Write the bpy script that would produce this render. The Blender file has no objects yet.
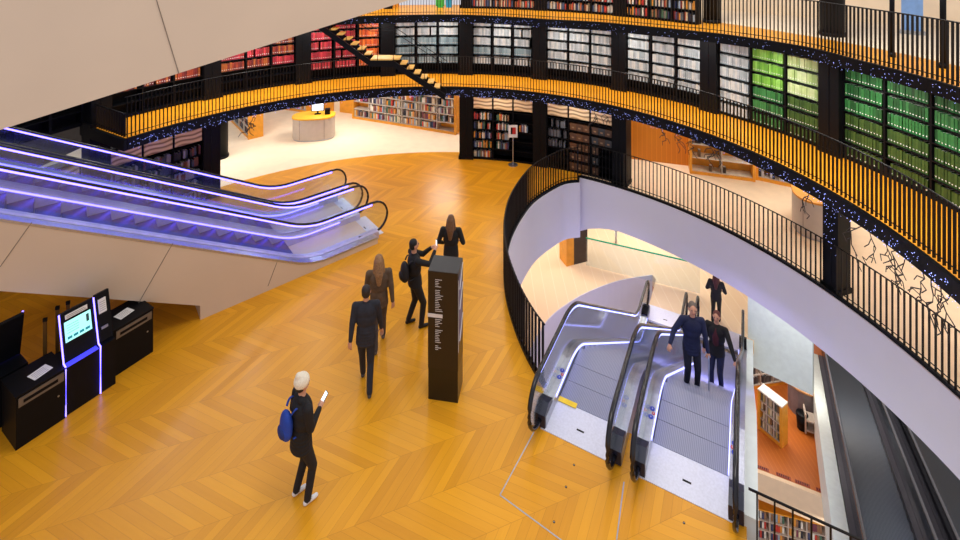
import bpy, bmesh, math, random
from mathutils import Vector, Matrix
random.seed(7)
PI = math.pi; R = math.radians
sc = bpy.context.scene; col = sc.collection
H = 8.0; YH = -60.0; F = 500.0; CX = 480.0
def W(x, y, z=0.0):                       # pixel of the photo on the level z -> place in the building
    s = (y - YH) / (H - z); return Vector(((x - CX) / s, F / s, z))
CC = Vector((-1.38, 8.32, 0))
def P(r, a, z=0.0):
    a = R(a); return Vector((CC.x + r*math.sin(a), CC.y + r*math.cos(a), z))
Z1 = 3.1; Z2 = 5.5; ZL = -4.5; ZB = -9.0; ZD = -12.2

# ------------------------------------------------------------------ materials
def lin(c):
    return tuple(((v/255)/12.92 if v/255 <= .04045 else ((v/255+.055)/1.055)**2.4) for v in c) + (1,)
MATS = {}
def mat(name, rgb, rough=.5, metal=0., var=.12, scale=6., emit=0., spec=.5, bump=0.):
    if name in MATS: return MATS[name]
    m = bpy.data.materials.new(name); m.use_nodes = True; nt = m.node_tree
    b = nt.nodes['Principled BSDF']; L = nt.links
    b.inputs['Roughness'].default_value = rough; b.inputs['Metallic'].default_value = metal
    b.inputs['Specular IOR Level'].default_value = spec
    tc = nt.nodes.new('ShaderNodeTexCoord'); n = nt.nodes.new('ShaderNodeTexNoise')
    n.inputs['Scale'].default_value = scale; n.inputs['Detail'].default_value = 3
    L.new(tc.outputs['Object'], n.inputs['Vector'])
    r = nt.nodes.new('ShaderNodeValToRGB'); c = lin(rgb)
    r.color_ramp.elements[0].position = .3; r.color_ramp.elements[1].position = .7
    r.color_ramp.elements[0].color = tuple(v*(1-var) for v in c[:3]) + (1,)
    r.color_ramp.elements[1].color = tuple(min(1, v*(1+var)) for v in c[:3]) + (1,)
    L.new(n.outputs['Fac'], r.inputs['Fac']); L.new(r.outputs['Color'], b.inputs['Base Color'])
    if emit:
        L.new(r.outputs['Color'], b.inputs['Emission Color']); b.inputs['Emission Strength'].default_value = emit
    if bump:
        bp = nt.nodes.new('ShaderNodeBump'); bp.inputs['Strength'].default_value = bump
        L.new(n.outputs['Fac'], bp.inputs['Height']); L.new(bp.outputs['Normal'], b.inputs['Normal'])
    MATS[name] = m; return m
def glass(name, tint, refl=.10):
    m = bpy.data.materials.new(name); m.use_nodes = True; nt = m.node_tree; nt.nodes.clear()
    o = nt.nodes.new('ShaderNodeOutputMaterial'); t = nt.nodes.new('ShaderNodeBsdfTransparent')
    g = nt.nodes.new('ShaderNodeBsdfGlossy'); g.inputs['Roughness'].default_value = .06
    mx = nt.nodes.new('ShaderNodeMixShader'); fr = nt.nodes.new('ShaderNodeLayerWeight'); fr.inputs['Blend'].default_value = .25
    ad = nt.nodes.new('ShaderNodeMath'); ad.operation = 'MULTIPLY_ADD'; ad.inputs[1].default_value = .6; ad.inputs[2].default_value = refl
    t.inputs['Color'].default_value = tint
    nt.links.new(fr.outputs['Fresnel'], ad.inputs[0]); nt.links.new(ad.outputs[0], mx.inputs['Fac'])
    nt.links.new(t.outputs[0], mx.inputs[1]); nt.links.new(g.outputs[0], mx.inputs[2]); nt.links.new(mx.outputs[0], o.inputs['Surface'])
    MATS[name] = m; return m
def chevron(name, base, ang, width=.70, plank=.105, th=42, rough=.33, var=.35, z=True):
    m = bpy.data.materials.new(name); m.use_nodes = True; nt = m.node_tree; N = nt.nodes; L = nt.links
    b = N['Principled BSDF']; b.inputs['Roughness'].default_value = rough; b.inputs['Specular IOR Level'].default_value = .35
    tc = N.new('ShaderNodeTexCoord'); mp = N.new('ShaderNodeMapping'); mp.inputs['Rotation'].default_value = (0, 0, -R(ang))
    L.new(tc.outputs['Object'], mp.inputs['Vector'])
    sp = N.new('ShaderNodeSeparateXYZ'); L.new(mp.outputs[0], sp.inputs[0])
    def M(op, a, bb=None, c=None):
        n = N.new('ShaderNodeMath'); n.operation = op
        for i, v in enumerate((a, bb, c)):
            if v is None: continue
            if isinstance(v, (int, float)): n.inputs[i].default_value = v
            else: L.new(v, n.inputs[i])
        return n.outputs[0]
    q = M('PINGPONG', sp.outputs[1], width)
    colid = M('FLOOR', M('DIVIDE', sp.outputs[1], width))
    w = M('SUBTRACT', M('MULTIPLY', sp.outputs[0], math.sin(R(th))), M('MULTIPLY', q, math.cos(R(th))))
    al = M('ADD', M('MULTIPLY', sp.outputs[0], math.cos(R(th))), M('MULTIPLY', q, math.sin(R(th))))
    idx = M('FLOOR', M('DIVIDE', w, plank)); fr = M('FRACT', M('DIVIDE', w, plank))
    cv = N.new('ShaderNodeCombineXYZ'); L.new(idx, cv.inputs[0]); L.new(colid, cv.inputs[1])
    wn = N.new('ShaderNodeTexWhiteNoise'); wn.noise_dimensions = '3D'; L.new(cv.outputs[0], wn.inputs['Vector'])
    gv = N.new('ShaderNodeCombineXYZ'); L.new(M('MULTIPLY', w, 30.), gv.inputs[0]); L.new(M('MULTIPLY', al, 2.), gv.inputs[1]); L.new(M('MULTIPLY', idx, 3.7), gv.inputs[2])
    gn = N.new('ShaderNodeTexNoise'); gn.inputs['Scale'].default_value = 1.; gn.inputs['Detail'].default_value = 4; L.new(gv.outputs[0], gn.inputs['Vector'])
    big = N.new('ShaderNodeTexNoise'); big.inputs['Scale'].default_value = .35; L.new(tc.outputs['Object'], big.inputs['Vector'])
    f = M('ADD', M('MULTIPLY', wn.outputs['Value'], .55), M('ADD', M('MULTIPLY', gn.outputs['Fac'], .35), M('MULTIPLY', big.outputs['Fac'], .2)))
    rp = N.new('ShaderNodeValToRGB'); c = lin(base)
    rp.color_ramp.elements[0].position = .1; rp.color_ramp.elements[1].position = .95
    rp.color_ramp.elements[0].color = (c[0]*(1-var), c[1]*(1-var*1.15), c[2]*(1-var*1.2), 1)
    rp.color_ramp.elements[1].color = (min(1, c[0]*(1+var*.6)), min(1, c[1]*(1+var)), min(1, c[2]*(1+var*1.6)), 1)
    L.new(f, rp.inputs['Fac'])
    e1 = M('LESS_THAN', fr, .035); e2 = M('LESS_THAN', M('FRACT', M('DIVIDE', sp.outputs[1], width)), .008)
    ed = M('MULTIPLY', M('MAXIMUM', e1, e2), .45)
    mx = N.new('ShaderNodeMixRGB'); mx.blend_type = 'MULTIPLY'; L.new(ed, mx.inputs['Fac']); L.new(rp.outputs['Color'], mx.inputs['Color1']); mx.inputs['Color2'].default_value = (.45, .3, .2, 1)
    L.new(mx.outputs[0], b.inputs['Base Color'])
    MATS[name] = m; return m
def stripes(name, c1, c2, axis=1, scale=60., rough=.35, metal=.6, duty=.5):
    m = bpy.data.materials.new(name); m.use_nodes = True; nt = m.node_tree; N = nt.nodes; L = nt.links
    b = N['Principled BSDF']; b.inputs['Roughness'].default_value = rough; b.inputs['Metallic'].default_value = metal
    tc = N.new('ShaderNodeTexCoord'); sp = N.new('ShaderNodeSeparateXYZ'); L.new(tc.outputs['Object'], sp.inputs[0])
    mu = N.new('ShaderNodeMath'); mu.operation = 'MULTIPLY'; mu.inputs[1].default_value = scale; L.new(sp.outputs[axis], mu.inputs[0])
    fr = N.new('ShaderNodeMath'); fr.operation = 'FRACT'; L.new(mu.outputs[0], fr.inputs[0])
    lt = N.new('ShaderNodeMath'); lt.operation = 'LESS_THAN'; lt.inputs[1].default_value = duty; L.new(fr.outputs[0], lt.inputs[0])
    mx = N.new('ShaderNodeMixRGB'); mx.inputs['Color1'].default_value = lin(c1); mx.inputs['Color2'].default_value = lin(c2)
    L.new(lt.outputs[0], mx.inputs['Fac']); L.new(mx.outputs[0], b.inputs['Base Color'])
    MATS[name] = m; return m
def swirl(name, c1, c2, c3):
    m = bpy.data.materials.new(name); m.use_nodes = True; nt = m.node_tree; N = nt.nodes; L = nt.links
    b = N['Principled BSDF']; b.inputs['Roughness'].default_value = .6
    tc = N.new('ShaderNodeTexCoord'); w = N.new('ShaderNodeTexWave'); w.wave_type = 'RINGS'; w.inputs['Scale'].default_value = .8
    w.inputs['Distortion'].default_value = 9; w.inputs['Detail'].default_value = 1
    L.new(tc.outputs['Object'], w.inputs['Vector']); r = N.new('ShaderNodeValToRGB')
    r.color_ramp.elements[0].color = lin(c1); r.color_ramp.elements[1].color = lin(c3)
    e = r.color_ramp.elements.new(.5); e.color = lin(c2)
    L.new(w.outputs['Fac'], r.inputs['Fac']); L.new(r.outputs['Color'], b.inputs['Base Color'])
    MATS[name] = m; return m

WOOD = chevron('oak_chevron', (224, 154, 30), 20, plank=.12, var=.18, rough=.3)
GWOOD = mat('gallery_oak', (238, 158, 30), .4, var=.10, scale=2)
BEIGE = mat('beige_carpet', (246, 226, 196), .9, var=.04, scale=3)
BEIGET = stripes('beige_plank_floor', (246, 228, 200), (236, 212, 176), 0, 2.6, .7, 0, .95)
WHITE = mat('white_plaster', (214, 210, 221), .55, var=.02, scale=1)
CREAM = mat('cream_panel', (212, 192, 168), .5, var=.03, scale=1)
BLACK = mat('black_metal', (6, 8, 13), .5, .0, var=.2, spec=.18)
BLACKW = mat('black_shelving', (6, 7, 12), .6, var=.25, spec=.15)
RAILM = mat('black_railing', (12, 10, 11), .5, .1, var=.2, spec=.3)
STEEL = mat('brushed_steel', (176, 180, 190), .3, .85, var=.1, scale=20)
PLATE = mat('comb_plate_aluminium', (214, 217, 232), .4, .1, var=.06, scale=30)
STEPM = stripes('grooved_step', (144, 148, 170), (120, 124, 146), 1, 38., .42, .15)
STEPB = stripes('dark_grooved_step', (92, 102, 114), (58, 64, 74), 1, 38., .55, .0)
RUBBER = mat('handrail_rubber', (14, 14, 22), .25, var=.1)
RUBBERB = mat('handrail_bronze', (62, 56, 54), .25, .4, var=.1)
GL = glass('clear_glass', (.90, .94, .97, 1), .05)
GLD = glass('smoked_glass', (.45, .45, .48, 1), .08)
GEDGE = mat('green_glass_edge', (30, 170, 120), .5)
LEDV = mat('violet_led', (104, 92, 255), .4, emit=6., var=.02)
LEDW = mat('blue_white_led', (160, 165, 255), .4, emit=2.2, var=.02)
PALE = mat('pale_glass_panel', (216, 226, 221), .4, var=.05)
WOODP = stripes('orange_wood_panel', (232, 150, 30), (214, 132, 20), 0, 6., .45, 0, .9)
WOODE = mat('honey_wood', (228, 156, 44), .45, var=.12, scale=4)
GREYP = mat('warm_grey_laminate', (196, 184, 172), .5, var=.04)
PAPER = mat('paper', (225, 225, 222), .8, var=.04)
SIGNK = mat('totem_black', (26, 18, 16), .35, var=.15)
TXT = mat('sign_white', (215, 212, 210), .6, var=.05)
ART = swirl('beige_swirl_panel', (250, 228, 190), (120, 84, 50), (240, 214, 170))
FAIRY = mat('fairy_bulb', (150, 165, 255), .4, emit=2.2, var=.0)
SCREEN = mat('screen_glow', (150, 225, 215), .3, emit=1.0, var=.05)
SCRW = mat('white_screen', (225, 235, 245), .3, emit=1.2, var=.02)

# ------------------------------------------------------------------ mesh helpers
class MB:
    def __init__(s): s.v = []; s.f = []; s.m = []; s.cur = 0
    def box(s, x0, x1, y0, y1, z0, z1, M=None):
        c = [(x, y, z) for z in (z0, z1) for x, y in ((x0, y0), (x1, y0), (x1, y1), (x0, y1))]
        if M is not None: c = [tuple(M @ Vector(p)) for p in c]
        n = len(s.v); s.v += c
        for f in ((3, 2, 1, 0), (4, 5, 6, 7), (0, 1, 5, 4), (1, 2, 6, 5), (2, 3, 7, 6), (3, 0, 4, 7)):
            s.f.append(tuple(n+i for i in f)); s.m.append(s.cur)
    def prism(s, pts, z0, z1):              # plan polygon raised from z0 to z1
        n = len(s.v); k = len(pts)
        s.v += [(p[0], p[1], z0) for p in pts] + [(p[0], p[1], z1) for p in pts]
        s.f.append(tuple(n+i for i in reversed(range(k)))); s.f.append(tuple(n+k+i for i in range(k)))
        for i in range(k): j = (i+1) % k; s.f.append((n+i, n+j, n+k+j, n+k+i))
        s.m += [s.cur]*(k+2)
    def side(s, pts, y0, y1):               # outline in x,z given thickness along y
        n = len(s.v); k = len(pts)
        s.v += [(p[0], y0, p[1]) for p in pts] + [(p[0], y1, p[1]) for p in pts]
        s.f.append(tuple(n+i for i in range(k))); s.f.append(tuple(n+k+i for i in reversed(range(k))))
        for i in range(k): j = (i+1) % k; s.f.append((n+j, n+i, n+k+i, n+k+j))
        s.m += [s.cur]*(k+2)
    def strip(s, top, bot, y0, y1):         # two x,z curves of equal length, thickness along y
        n = len(s.v); k = len(top)
        for (a, b) in zip(top, bot): s.v += [(a[0], y0, a[1]), (b[0], y0, b[1]), (b[0], y1, b[1]), (a[0], y1, a[1])]
        for i in range(k-1):
            p = n+4*i
            for j in range(4): s.f.append((p+j, p+(j+1) % 4, p+4+(j+1) % 4, p+4+j)); s.m.append(s.cur)
        s.f.append((n, n+3, n+2, n+1)); e = n+4*(k-1); s.f.append((e, e+1, e+2, e+3)); s.m += [s.cur]*2
    def tube(s, pts, r, seg=8, rz=None, closed=False):
        pts = [Vector(p) for p in pts]; n = len(s.v); k = len(pts); rz = rz or r
        for i, p in enumerate(pts):
            d = (pts[min(i+1, k-1)] - pts[max(i-1, 0)]).normalized()
            u = d.cross(Vector((0, 0, 1)))
            if u.length < 1e-3: u = d.cross(Vector((0, 1, 0)))
            u.normalize(); w = u.cross(d)
            rr = r[i] if isinstance(r, list) else r; r2 = rz[i] if isinstance(rz, list) else rz
            for j in range(seg):
                t = 2*PI*j/seg; s.v.append(tuple(p + u*math.cos(t)*rr + w*math.sin(t)*r2))
        for i in range(k-1):
            for j in range(seg):
                a = n+i*seg+j; b = n+i*seg+(j+1) % seg; s.f.append((a, b, b+seg, a+seg)); s.m.append(s.cur)
        s.f.append(tuple(n+j for j in reversed(range(seg)))); s.f.append(tuple(n+(k-1)*seg+j for j in range(seg))); s.m += [s.cur]*2
    def ball(s, c, r, seg=10, ring=6):
        if not isinstance(r, (tuple, list)): r = (r, r, r)
        n = len(s.v); s.v.append((c[0], c[1], c[2]-r[2]))
        for i in range(1, ring):
            t = -PI/2 + PI*i/ring
            for j in range(seg):
                q = 2*PI*j/seg; s.v.append((c[0]+r[0]*math.cos(t)*math.cos(q), c[1]+r[1]*math.cos(t)*math.sin(q), c[2]+r[2]*math.sin(t)))
        s.v.append((c[0], c[1], c[2]+r[2])); top = len(s.v)-1
        for j in range(seg):
            k = (j+1) % seg; s.f.append((n, n+1+k, n+1+j)); s.f.append((top, top-seg+j, top-seg+k)); s.m += [s.cur]*2
            for i in range(ring-2):
                a = n+1+i*seg; s.f.append((a+j, a+k, a+seg+k, a+seg+j)); s.m.append(s.cur)
    def octa(s, c, r):
        n = len(s.v); x, y, z = c
        s.v += [(x+r, y, z), (x, y+r, z), (x-r, y, z), (x, y-r, z), (x, y, z+r), (x, y, z-r)]
        for i in range(4): j = (i+1) % 4; s.f += [(n+i, n+j, n+4), (n+j, n+i, n+5)]; s.m += [s.cur]*2
    def mesh(s, name, mats, smooth=False):
        me = bpy.data.meshes.new(name); me.from_pydata(s.v, [], s.f)
        for m in (mats if isinstance(mats, (list, tuple)) else [mats]): me.materials.append(m)
        me.polygons.foreach_set('material_index', s.m)
        if smooth: me.polygons.foreach_set('use_smooth', [True]*len(s.f))
        me.update(); return me
    def build(s, name, mats, parent=None, smooth=False, loc=None, rz=0):
        return put(name, s.mesh(name, mats, smooth), parent, loc, rz)
def put(name, me, parent=None, loc=None, rz=0):
    o = bpy.data.objects.new(name, me); col.objects.link(o)
    if parent: o.parent = parent
    if loc is not None: o.location = loc
    o.rotation_euler[2] = rz
    return o
def tag(o, label, cat, group=None, kind=None):
    o['label'] = label; o['category'] = cat
    if group: o['group'] = group
    if kind: o['kind'] = kind
    return o
def empty(name, loc, rz, label, cat, group=None):
    o = bpy.data.objects.new(name, None); col.objects.link(o); o.location = loc; o.rotation_euler[2] = rz
    return tag(o, label, cat, group)
def struct(o, label=None):
    o['kind'] = 'structure'
    if label: o['label'] = label; o['category'] = o.name.split('_')[0].split('.')[0]
    return o
def copy_tree(o, parent=None):
    c = o.copy(); col.objects.link(c); c.parent = parent
    for ch in list(o.children): copy_tree(ch, c)
    return c
def cr(points, n=8):                       # smooth curve through points
    p = [Vector(q) for q in points]; out = []
    for i in range(len(p)-1):
        a, b, c, d = p[max(i-1, 0)], p[i], p[i+1], p[min(i+2, len(p)-1)]
        for k in range(n):
            t = k/n; out.append(.5*((2*b)+(c-a)*t+(2*a-5*b+4*c-d)*t*t+(3*b-a-3*c+d)*t**3))
    out.append(p[-1]); return out
def arc(r, a0, a1, step=2, z=0):
    n = max(1, int(abs(a1-a0)/step)); return [P(r, a0+(a1-a0)*i/n, z) for i in range(n+1)]
def slab(name, pts, z0, z1, m):
    cu = bpy.data.curves.new(name, 'CURVE'); cu.dimensions = '2D'; cu.fill_mode = 'BOTH'; cu.extrude = (z1-z0)/2
    sp = cu.splines.new('POLY'); sp.points.add(len(pts)-1); sp.use_cyclic_u = True
    for i, p in enumerate(pts): sp.points[i].co = (p[0], p[1], 0, 1)
    t = bpy.data.objects.new(name+'_tmp', cu); col.objects.link(t); bpy.context.view_layer.update()
    dg = bpy.context.evaluated_depsgraph_get(); me = bpy.data.meshes.new_from_object(t.evaluated_get(dg))
    bpy.data.objects.remove(t); bpy.data.curves.remove(cu)
    me.name = name; me.transform(Matrix.Translation((0, 0, (z0+z1)/2))); me.materials.clear(); me.materials.append(m)
    for p in me.polygons: p.use_smooth = False; p.material_index = 0
    return put(name, me)
def ribbon(name, pts, z0, z1, th, m, parent=None):     # upright curved band of thickness th to the left of the path
    v = MB(); k = len(pts); off = []
    for i in range(k):
        d = Vector(pts[min(i+1, k-1)]) - Vector(pts[max(i-1, 0)]); d.z = 0; d.normalize(); off.append(Vector((-d.y, d.x, 0))*th)
    f0 = z0 if isinstance(z0, list) else [z0]*k
    for i, p in enumerate(pts):
        a = Vector(p); b = a+off[i]; v.v += [(a.x, a.y, z1), (a.x, a.y, f0[i]), (b.x, b.y, f0[i]), (b.x, b.y, z1)]
    for i in range(k-1):
        for j in range(4): v.f.append((4*i+j, 4*i+(j+1) % 4, 4*i+4+(j+1) % 4, 4*i+4+j)); v.m.append(0)
    v.f += [(3, 2, 1, 0), (4*k-4, 4*k-3, 4*k-2, 4*k-1)]; v.m += [0, 0]
    o = v.build(name, m, parent)
    return o

# ------------------------------------------------------------------ camera
cam = bpy.data.cameras.new('camera'); co = bpy.data.objects.new('camera', cam); col.objects.link(co)
co.location = (0, 0, H); co.rotation_euler = (R(90), 0, 0)
cam.sensor_width = 36; cam.lens = F/960*36; cam.shift_y = (YH-270)/960; cam.clip_start = .05; cam.clip_end = 200
sc.camera = co

# ------------------------------------------------------------------ ground floor and void
larc = cr([(3.33, 16.5, 0), W(566, 184), W(553, 190), W(535, 202), W(523, 217), W(512, 238), W(507, 260), W(506.5, 280), W(509, 300), W(515, 322), W(524, 346), W(535, 368), W(547, 387)], 6)
U = Vector((.473, .881, 0)); V = Vector((.881, -.473, 0))
def UV(u, v, z=0): return Vector((u*U.x+v*V.x, u*U.y+v*V.y, z))
rarc = arc(9.75, 29, 112, 2)
larc[0] = rarc[0].copy()
pit = [UV(8.3, -3.16), UV(8.3, -.02), UV(7.2, -.02)]
near_edge = [UV(7.2, 4.6)]
wood = arc(10.55, -82, 29, 2) + [p for p in larc] + pit + near_edge + [rarc[-1], (13, 3.5, 0), (13, -3, 0), (-14, -3, 0), (-14, 9.8, 0)]
struct(slab('floor', wood, -.4, 0, WOOD), 'golden oak chevron floor of the atrium beside the curved void')
beige = arc(10.55, -82, 29, 2) + rarc + [(13, 3.5, 0), (24, 3.5, 0), (24, 30, 0), (-26, 30, 0), (-26, 9.8, 0)]
struct(slab('floor_perimeter', beige, -.4, 0, BEIGE), 'pale beige floor around the outside of the book rotunda')
# white fascias of the void
def zfade(pts, a, b): n = len(pts)-1; return [a+(b-a)*i/n for i in range(n+1)]
struct(ribbon('trim_1', larc, zfade(larc, -1.8, -1.75), -.0, .03, WHITE), 'white curved band below the railing on the left side of the void')
struct(ribbon('trim_2', rarc, [-1.8, -1.62, -1.5, -1.42]+[-1.38]*(len(rarc)-4), -.0, -.03, WHITE), 'long white curved band below the railing on the far and right side of the void')
struct(ribbon('trim_3', larc, -.03, .07, -.07, BLACK), 'black kerb under the left curved railing')
struct(ribbon('trim_4', rarc, -.03, .07, .07, BLACK), 'black kerb under the right curved railing')
ne = [UV(7.2, .12), UV(7.2, 4.6)]
struct(ribbon('trim_5', ne, -1.0, -.02, .1, WHITE), 'white edge of the near side of the void')

# ------------------------------------------------------------------ galleries
g1 = arc(8.33, -61.5, 110, 2)
struct(slab('floor_gallery', g1 + arc(10.35, 110, -61.5, 2), Z1-.25, Z1, GWOOD), 'narrow honey oak walkway of the first curved gallery')
struct(ribbon('trim_6', g1, Z1-.25, Z1+.03, -.08, BLACK), 'black edge band around the first gallery')
struct(ribbon('trim_9', [P(8.25, -61.6), P(10.4, -61.6)], Z1-.25, Z1+.03, .08, BLACK), 'black edge band closing the left end of the first gallery')
G2P = [W(x, y, Z2) for x, y in [(300, 19.5), (345, 17.5), (390, 16), (452, 15.3), (500, 17), (547, 20), (595, 22.5), (640, 26.5), (720, 34.5), (800, 46.5), (853, 59.5), (907, 73.5), (960, 89), (1010, 108), (1050, 126)]]
g2 = cr(G2P, 4)
def ringlike(pts, r): return [CC + (Vector((p.x, p.y, 0))-CC).normalized()*r for p in pts]
struct(slab('floor_upper_gallery', g2 + list(reversed(ringlike(g2, 11.0))), Z2-.2, Z2, GWOOD), 'honey oak walkway of the upper gallery behind its railing')
struct(slab('floor_upper_perimeter', arc(11.0, 42, 100, 2) + arc(20, 100, 42, 3), Z2-.2, Z2, BEIGE), 'pale beige floor beyond the upper gallery walkway')
struct(ribbon('trim_7', g2, Z2-.22, Z2+.03, -.08, BLACK), 'black edge band around the upper gallery')

# ------------------------------------------------------------------ railings
def px_size(p):
    if p.y < .5: return -1
    s = F/p.y; x = CX+p.x*s; y = YH+(H-p.z)*s
    if not (-20 < x < 980 and -60 < y < 600): return -1
    return s
def railing(label, pts, z, height=1.08, gap=.12, depth=.055, th=.014, group=None, ph=.018, cat='railing', posts=0):
    pts = [Vector((p[0], p[1], z)) for p in pts]
    root = empty('railing', pts[0], 0, label, cat, group); o0 = pts[0]
    loc = [p-o0 for p in pts]
    m = MB(); m.tube([p+Vector((0, 0, height)) for p in loc], .016, 8, .014); m.build('handrail', RAILM, root, True)
    m = MB(); m.tube([p+Vector((0, 0, .10)) for p in loc], .012, 6, .01); m.build('bottom_rail', RAILM, root)
    spots = []; d = 0; nxt = gap/2
    for a, b in zip(loc, loc[1:]):
        L = (b-a).length
        while nxt < d+L:
            t = (nxt-d)/L; dr = (b-a).normalized(); spots.append((a.lerp(b, t), math.atan2(dr.y, dr.x))); nxt += gap
        d += L
    order = sorted(range(len(spots)), key=lambda i: -px_size(spots[i][0]+o0))
    big = set(order[:100]); bm = MB(); bm.box(-th/2, th/2, -depth/2, depth/2, .02, height); me = bm.mesh('baluster', RAILM)
    rest = MB()
    for i, (p, a) in enumerate(spots):
        if i in big: put('baluster', me, root, p, a)
        else: rest.box(-th/2, th/2, -depth/2, depth/2, .02, height, Matrix.Translation(p) @ Matrix.Rotation(a, 4, 'Z'))
    if rest.v: r = rest.build('baluster', RAILM, root); r['kind'] = 'stuff'
    return root
def inset(pts, d):
    out = []; k = len(pts)
    for i in range(k):
        t = Vector(pts[min(i+1, k-1)]) - Vector(pts[max(i-1, 0)]); t.z = 0; t.normalize(); out.append(Vector(pts[i])+Vector((-t.y, t.x, 0))*d)
    return out
railing('black flat-bar railing curling round the left side of the void above the wood floor', inset(larc, -.05), .05, depth=.045, gap=.13)
rr1 = [p for p in arc(9.80, 29, 71, 1.5)]
railing('thin black railing along the far side of the void, up to the dotted black column', rr1, .05, depth=.04, th=.014)
railing('thin black railing right of the dotted black column, above the white band', arc(9.80, 72.6, 112, 1.5), .05, depth=.04, th=.014)
railing('curved black slatted railing round the first gallery with golden floor showing through', inset(g1, .05), Z1, height=1.02, gap=.094, depth=.045, th=.014)
endr = railing('short dark slatted railing closing the left end of the first gallery', [P(8.4, -61.3), P(9.9, -61.3)], Z1, height=.6, gap=.12)
railing('tall black slatted railing of the upper gallery along the top of the picture', inset(g2, .05), Z2, height=1.1, gap=.092, depth=.045, th=.014)
railing('dark metal railing at the lower right corner beside the escalator newel', [UV(7.16, .0), UV(7.16, 3.8)], 0, height=1.08, gap=.19, depth=.03, th=.02)

# ------------------------------------------------------------------ pilasters between the bays
PA = [-60.5, -44, -28, -11.3, 5, 20.5, 36.5, 53, 71.5, 90]
def trimbox(i, r0, r1, hw, a, z0, z1, label, m=BLACK):
    b = MB(); b.box(-hw, hw, r0, r1, z0, z1); b.box(-hw-.03, hw+.03, r0-.02, r1, z0, z0+.12); b.box(-.02, .02, r0-.012, r0, z0+.12, z1)
    o = b.build('trim_%d' % i, m, None, False, CC, -R(a)); return struct(o, label)
k = 10
for a in PA:
    trimbox(k, 9.86, 10.3, .24, a, Z1, Z2-.21, 'black pilaster between bookcases on the first gallery'); k += 1
for a in (-60.5, -44, 5, 20.5, 36.5):
    trimbox(k, 9.95, 10.4, .24, a, 0, Z1-.25, 'black pilaster between bookcases on the ground level'); k += 1
trimbox(k, 9.86, 10.25, .18, 71.8, 0, Z1-.25, 'black column speckled with tiny lights beside the right railing'); k += 1
for a, r, hw in ((-11.3, 10, .13), (5, 10, .2), (20.5, 10, .22), (36.5, 10, .22)):
    trimbox(k, r, r+.35, hw, a, Z2, Z2+2.2, 'black pilaster on the upper gallery'); k += 1
for x, y, hw, d in ((712, 22.5, .24, .3), (832, 35.5, .28, .5), (892, 57, .045, .12), (943, 68, .05, .14)):
    p = W(x, y, Z2); b = MB(); b.tube([(0, 0, 0), (0, 0, 2.3)], hw, 20); b.tube([(0, 0, 0), (0, 0, .1)], hw+.02, 20)
    struct(b.build('trim_%d' % k, BLACK, None, True, p), 'black column on the upper gallery'); k += 1
p = W(220, 157); b = MB(); b.tube([(0, 0, 0), (0, 0, Z1-.25)], .27, 24); b.tube([(0, 0, 0), (0, 0, .08)], .3, 24)
struct(b.build('trim_%d' % k, BLACK, None, True, p), 'round black column beyond the left pilaster on the ground'); k += 1

# ------------------------------------------------------------------ books
BM = {}
def book_mesh(key, rgb, t, h, d=.18, label=True, rough=.55):
    if key in BM: return BM[key]
    c = mat('cover_'+key, rgb, rough, var=.12, scale=9)
    b = MB(); b.box(-t/2, -t/2+.006, 0, d, 0, h); b.box(t/2-.006, t/2, 0, d, 0, h); b.box(-t/2, t/2, 0, .008, 0, h)
    b.cur = 1; b.box(-t/2+.006, t/2-.006, .008, d-.008, .006, h-.006)
    if label: b.box(-t/2+.018, t/2-.018, -.002, 0, h*.16, h*.24)
    BM[key] = b.mesh('book', [c, PAPER]); return BM[key]
# a budget of single books per kind: the ones that show largest; the remainder become one mass per kind
KINDS = {}
def add_book(kind, key, me, loc, rz, label, group, name, cat, tilt=0):
    KINDS.setdefault(kind, []).append((px_size(Vector(loc)), me, Vector(loc), rz, label, group, name, cat, tilt))
def flush_books():
    for kind, L in KINDS.items():
        L.sort(key=lambda q: -q[0]); vis = [q for q in L if q[0] > 0]
        one = vis[:300]; rest = vis[300:]
        for s, me, loc, rz, label, group, name, cat, tilt in one:
            o = put(name, me, None, loc, rz); o.rotation_euler[1] = tilt; tag(o, label, cat, group)
        if rest:
            v = []; f = []; mi = []; mats = []
            for s, me, loc, rz, *_ in rest:
                M = Matrix.Translation(loc) @ Matrix.Rotation(rz, 4, 'Z'); n = len(v)
                v += [tuple(M @ q.co) for q in me.vertices]; ids = []
                for m in me.materials:
                    if m not in mats: mats.append(m)
                    ids.append(mats.index(m))
                for q in me.polygons: f.append(tuple(n+i for i in q.vertices)); mi.append(ids[q.material_index])
            me = bpy.data.meshes.new(rest[0][6]); me.from_pydata(v, [], f)
            for m in mats: me.materials.append(m)
            me.polygons.foreach_set('material_index', mi)
            o = put(rest[0][6], me); tag(o, 'remaining rows of %s filling the farther shelves' % kind, rest[0][7], None, 'stuff')
NTH = ['top', 'second', 'third', 'fourth', 'fifth', 'sixth', 'seventh']
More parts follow.
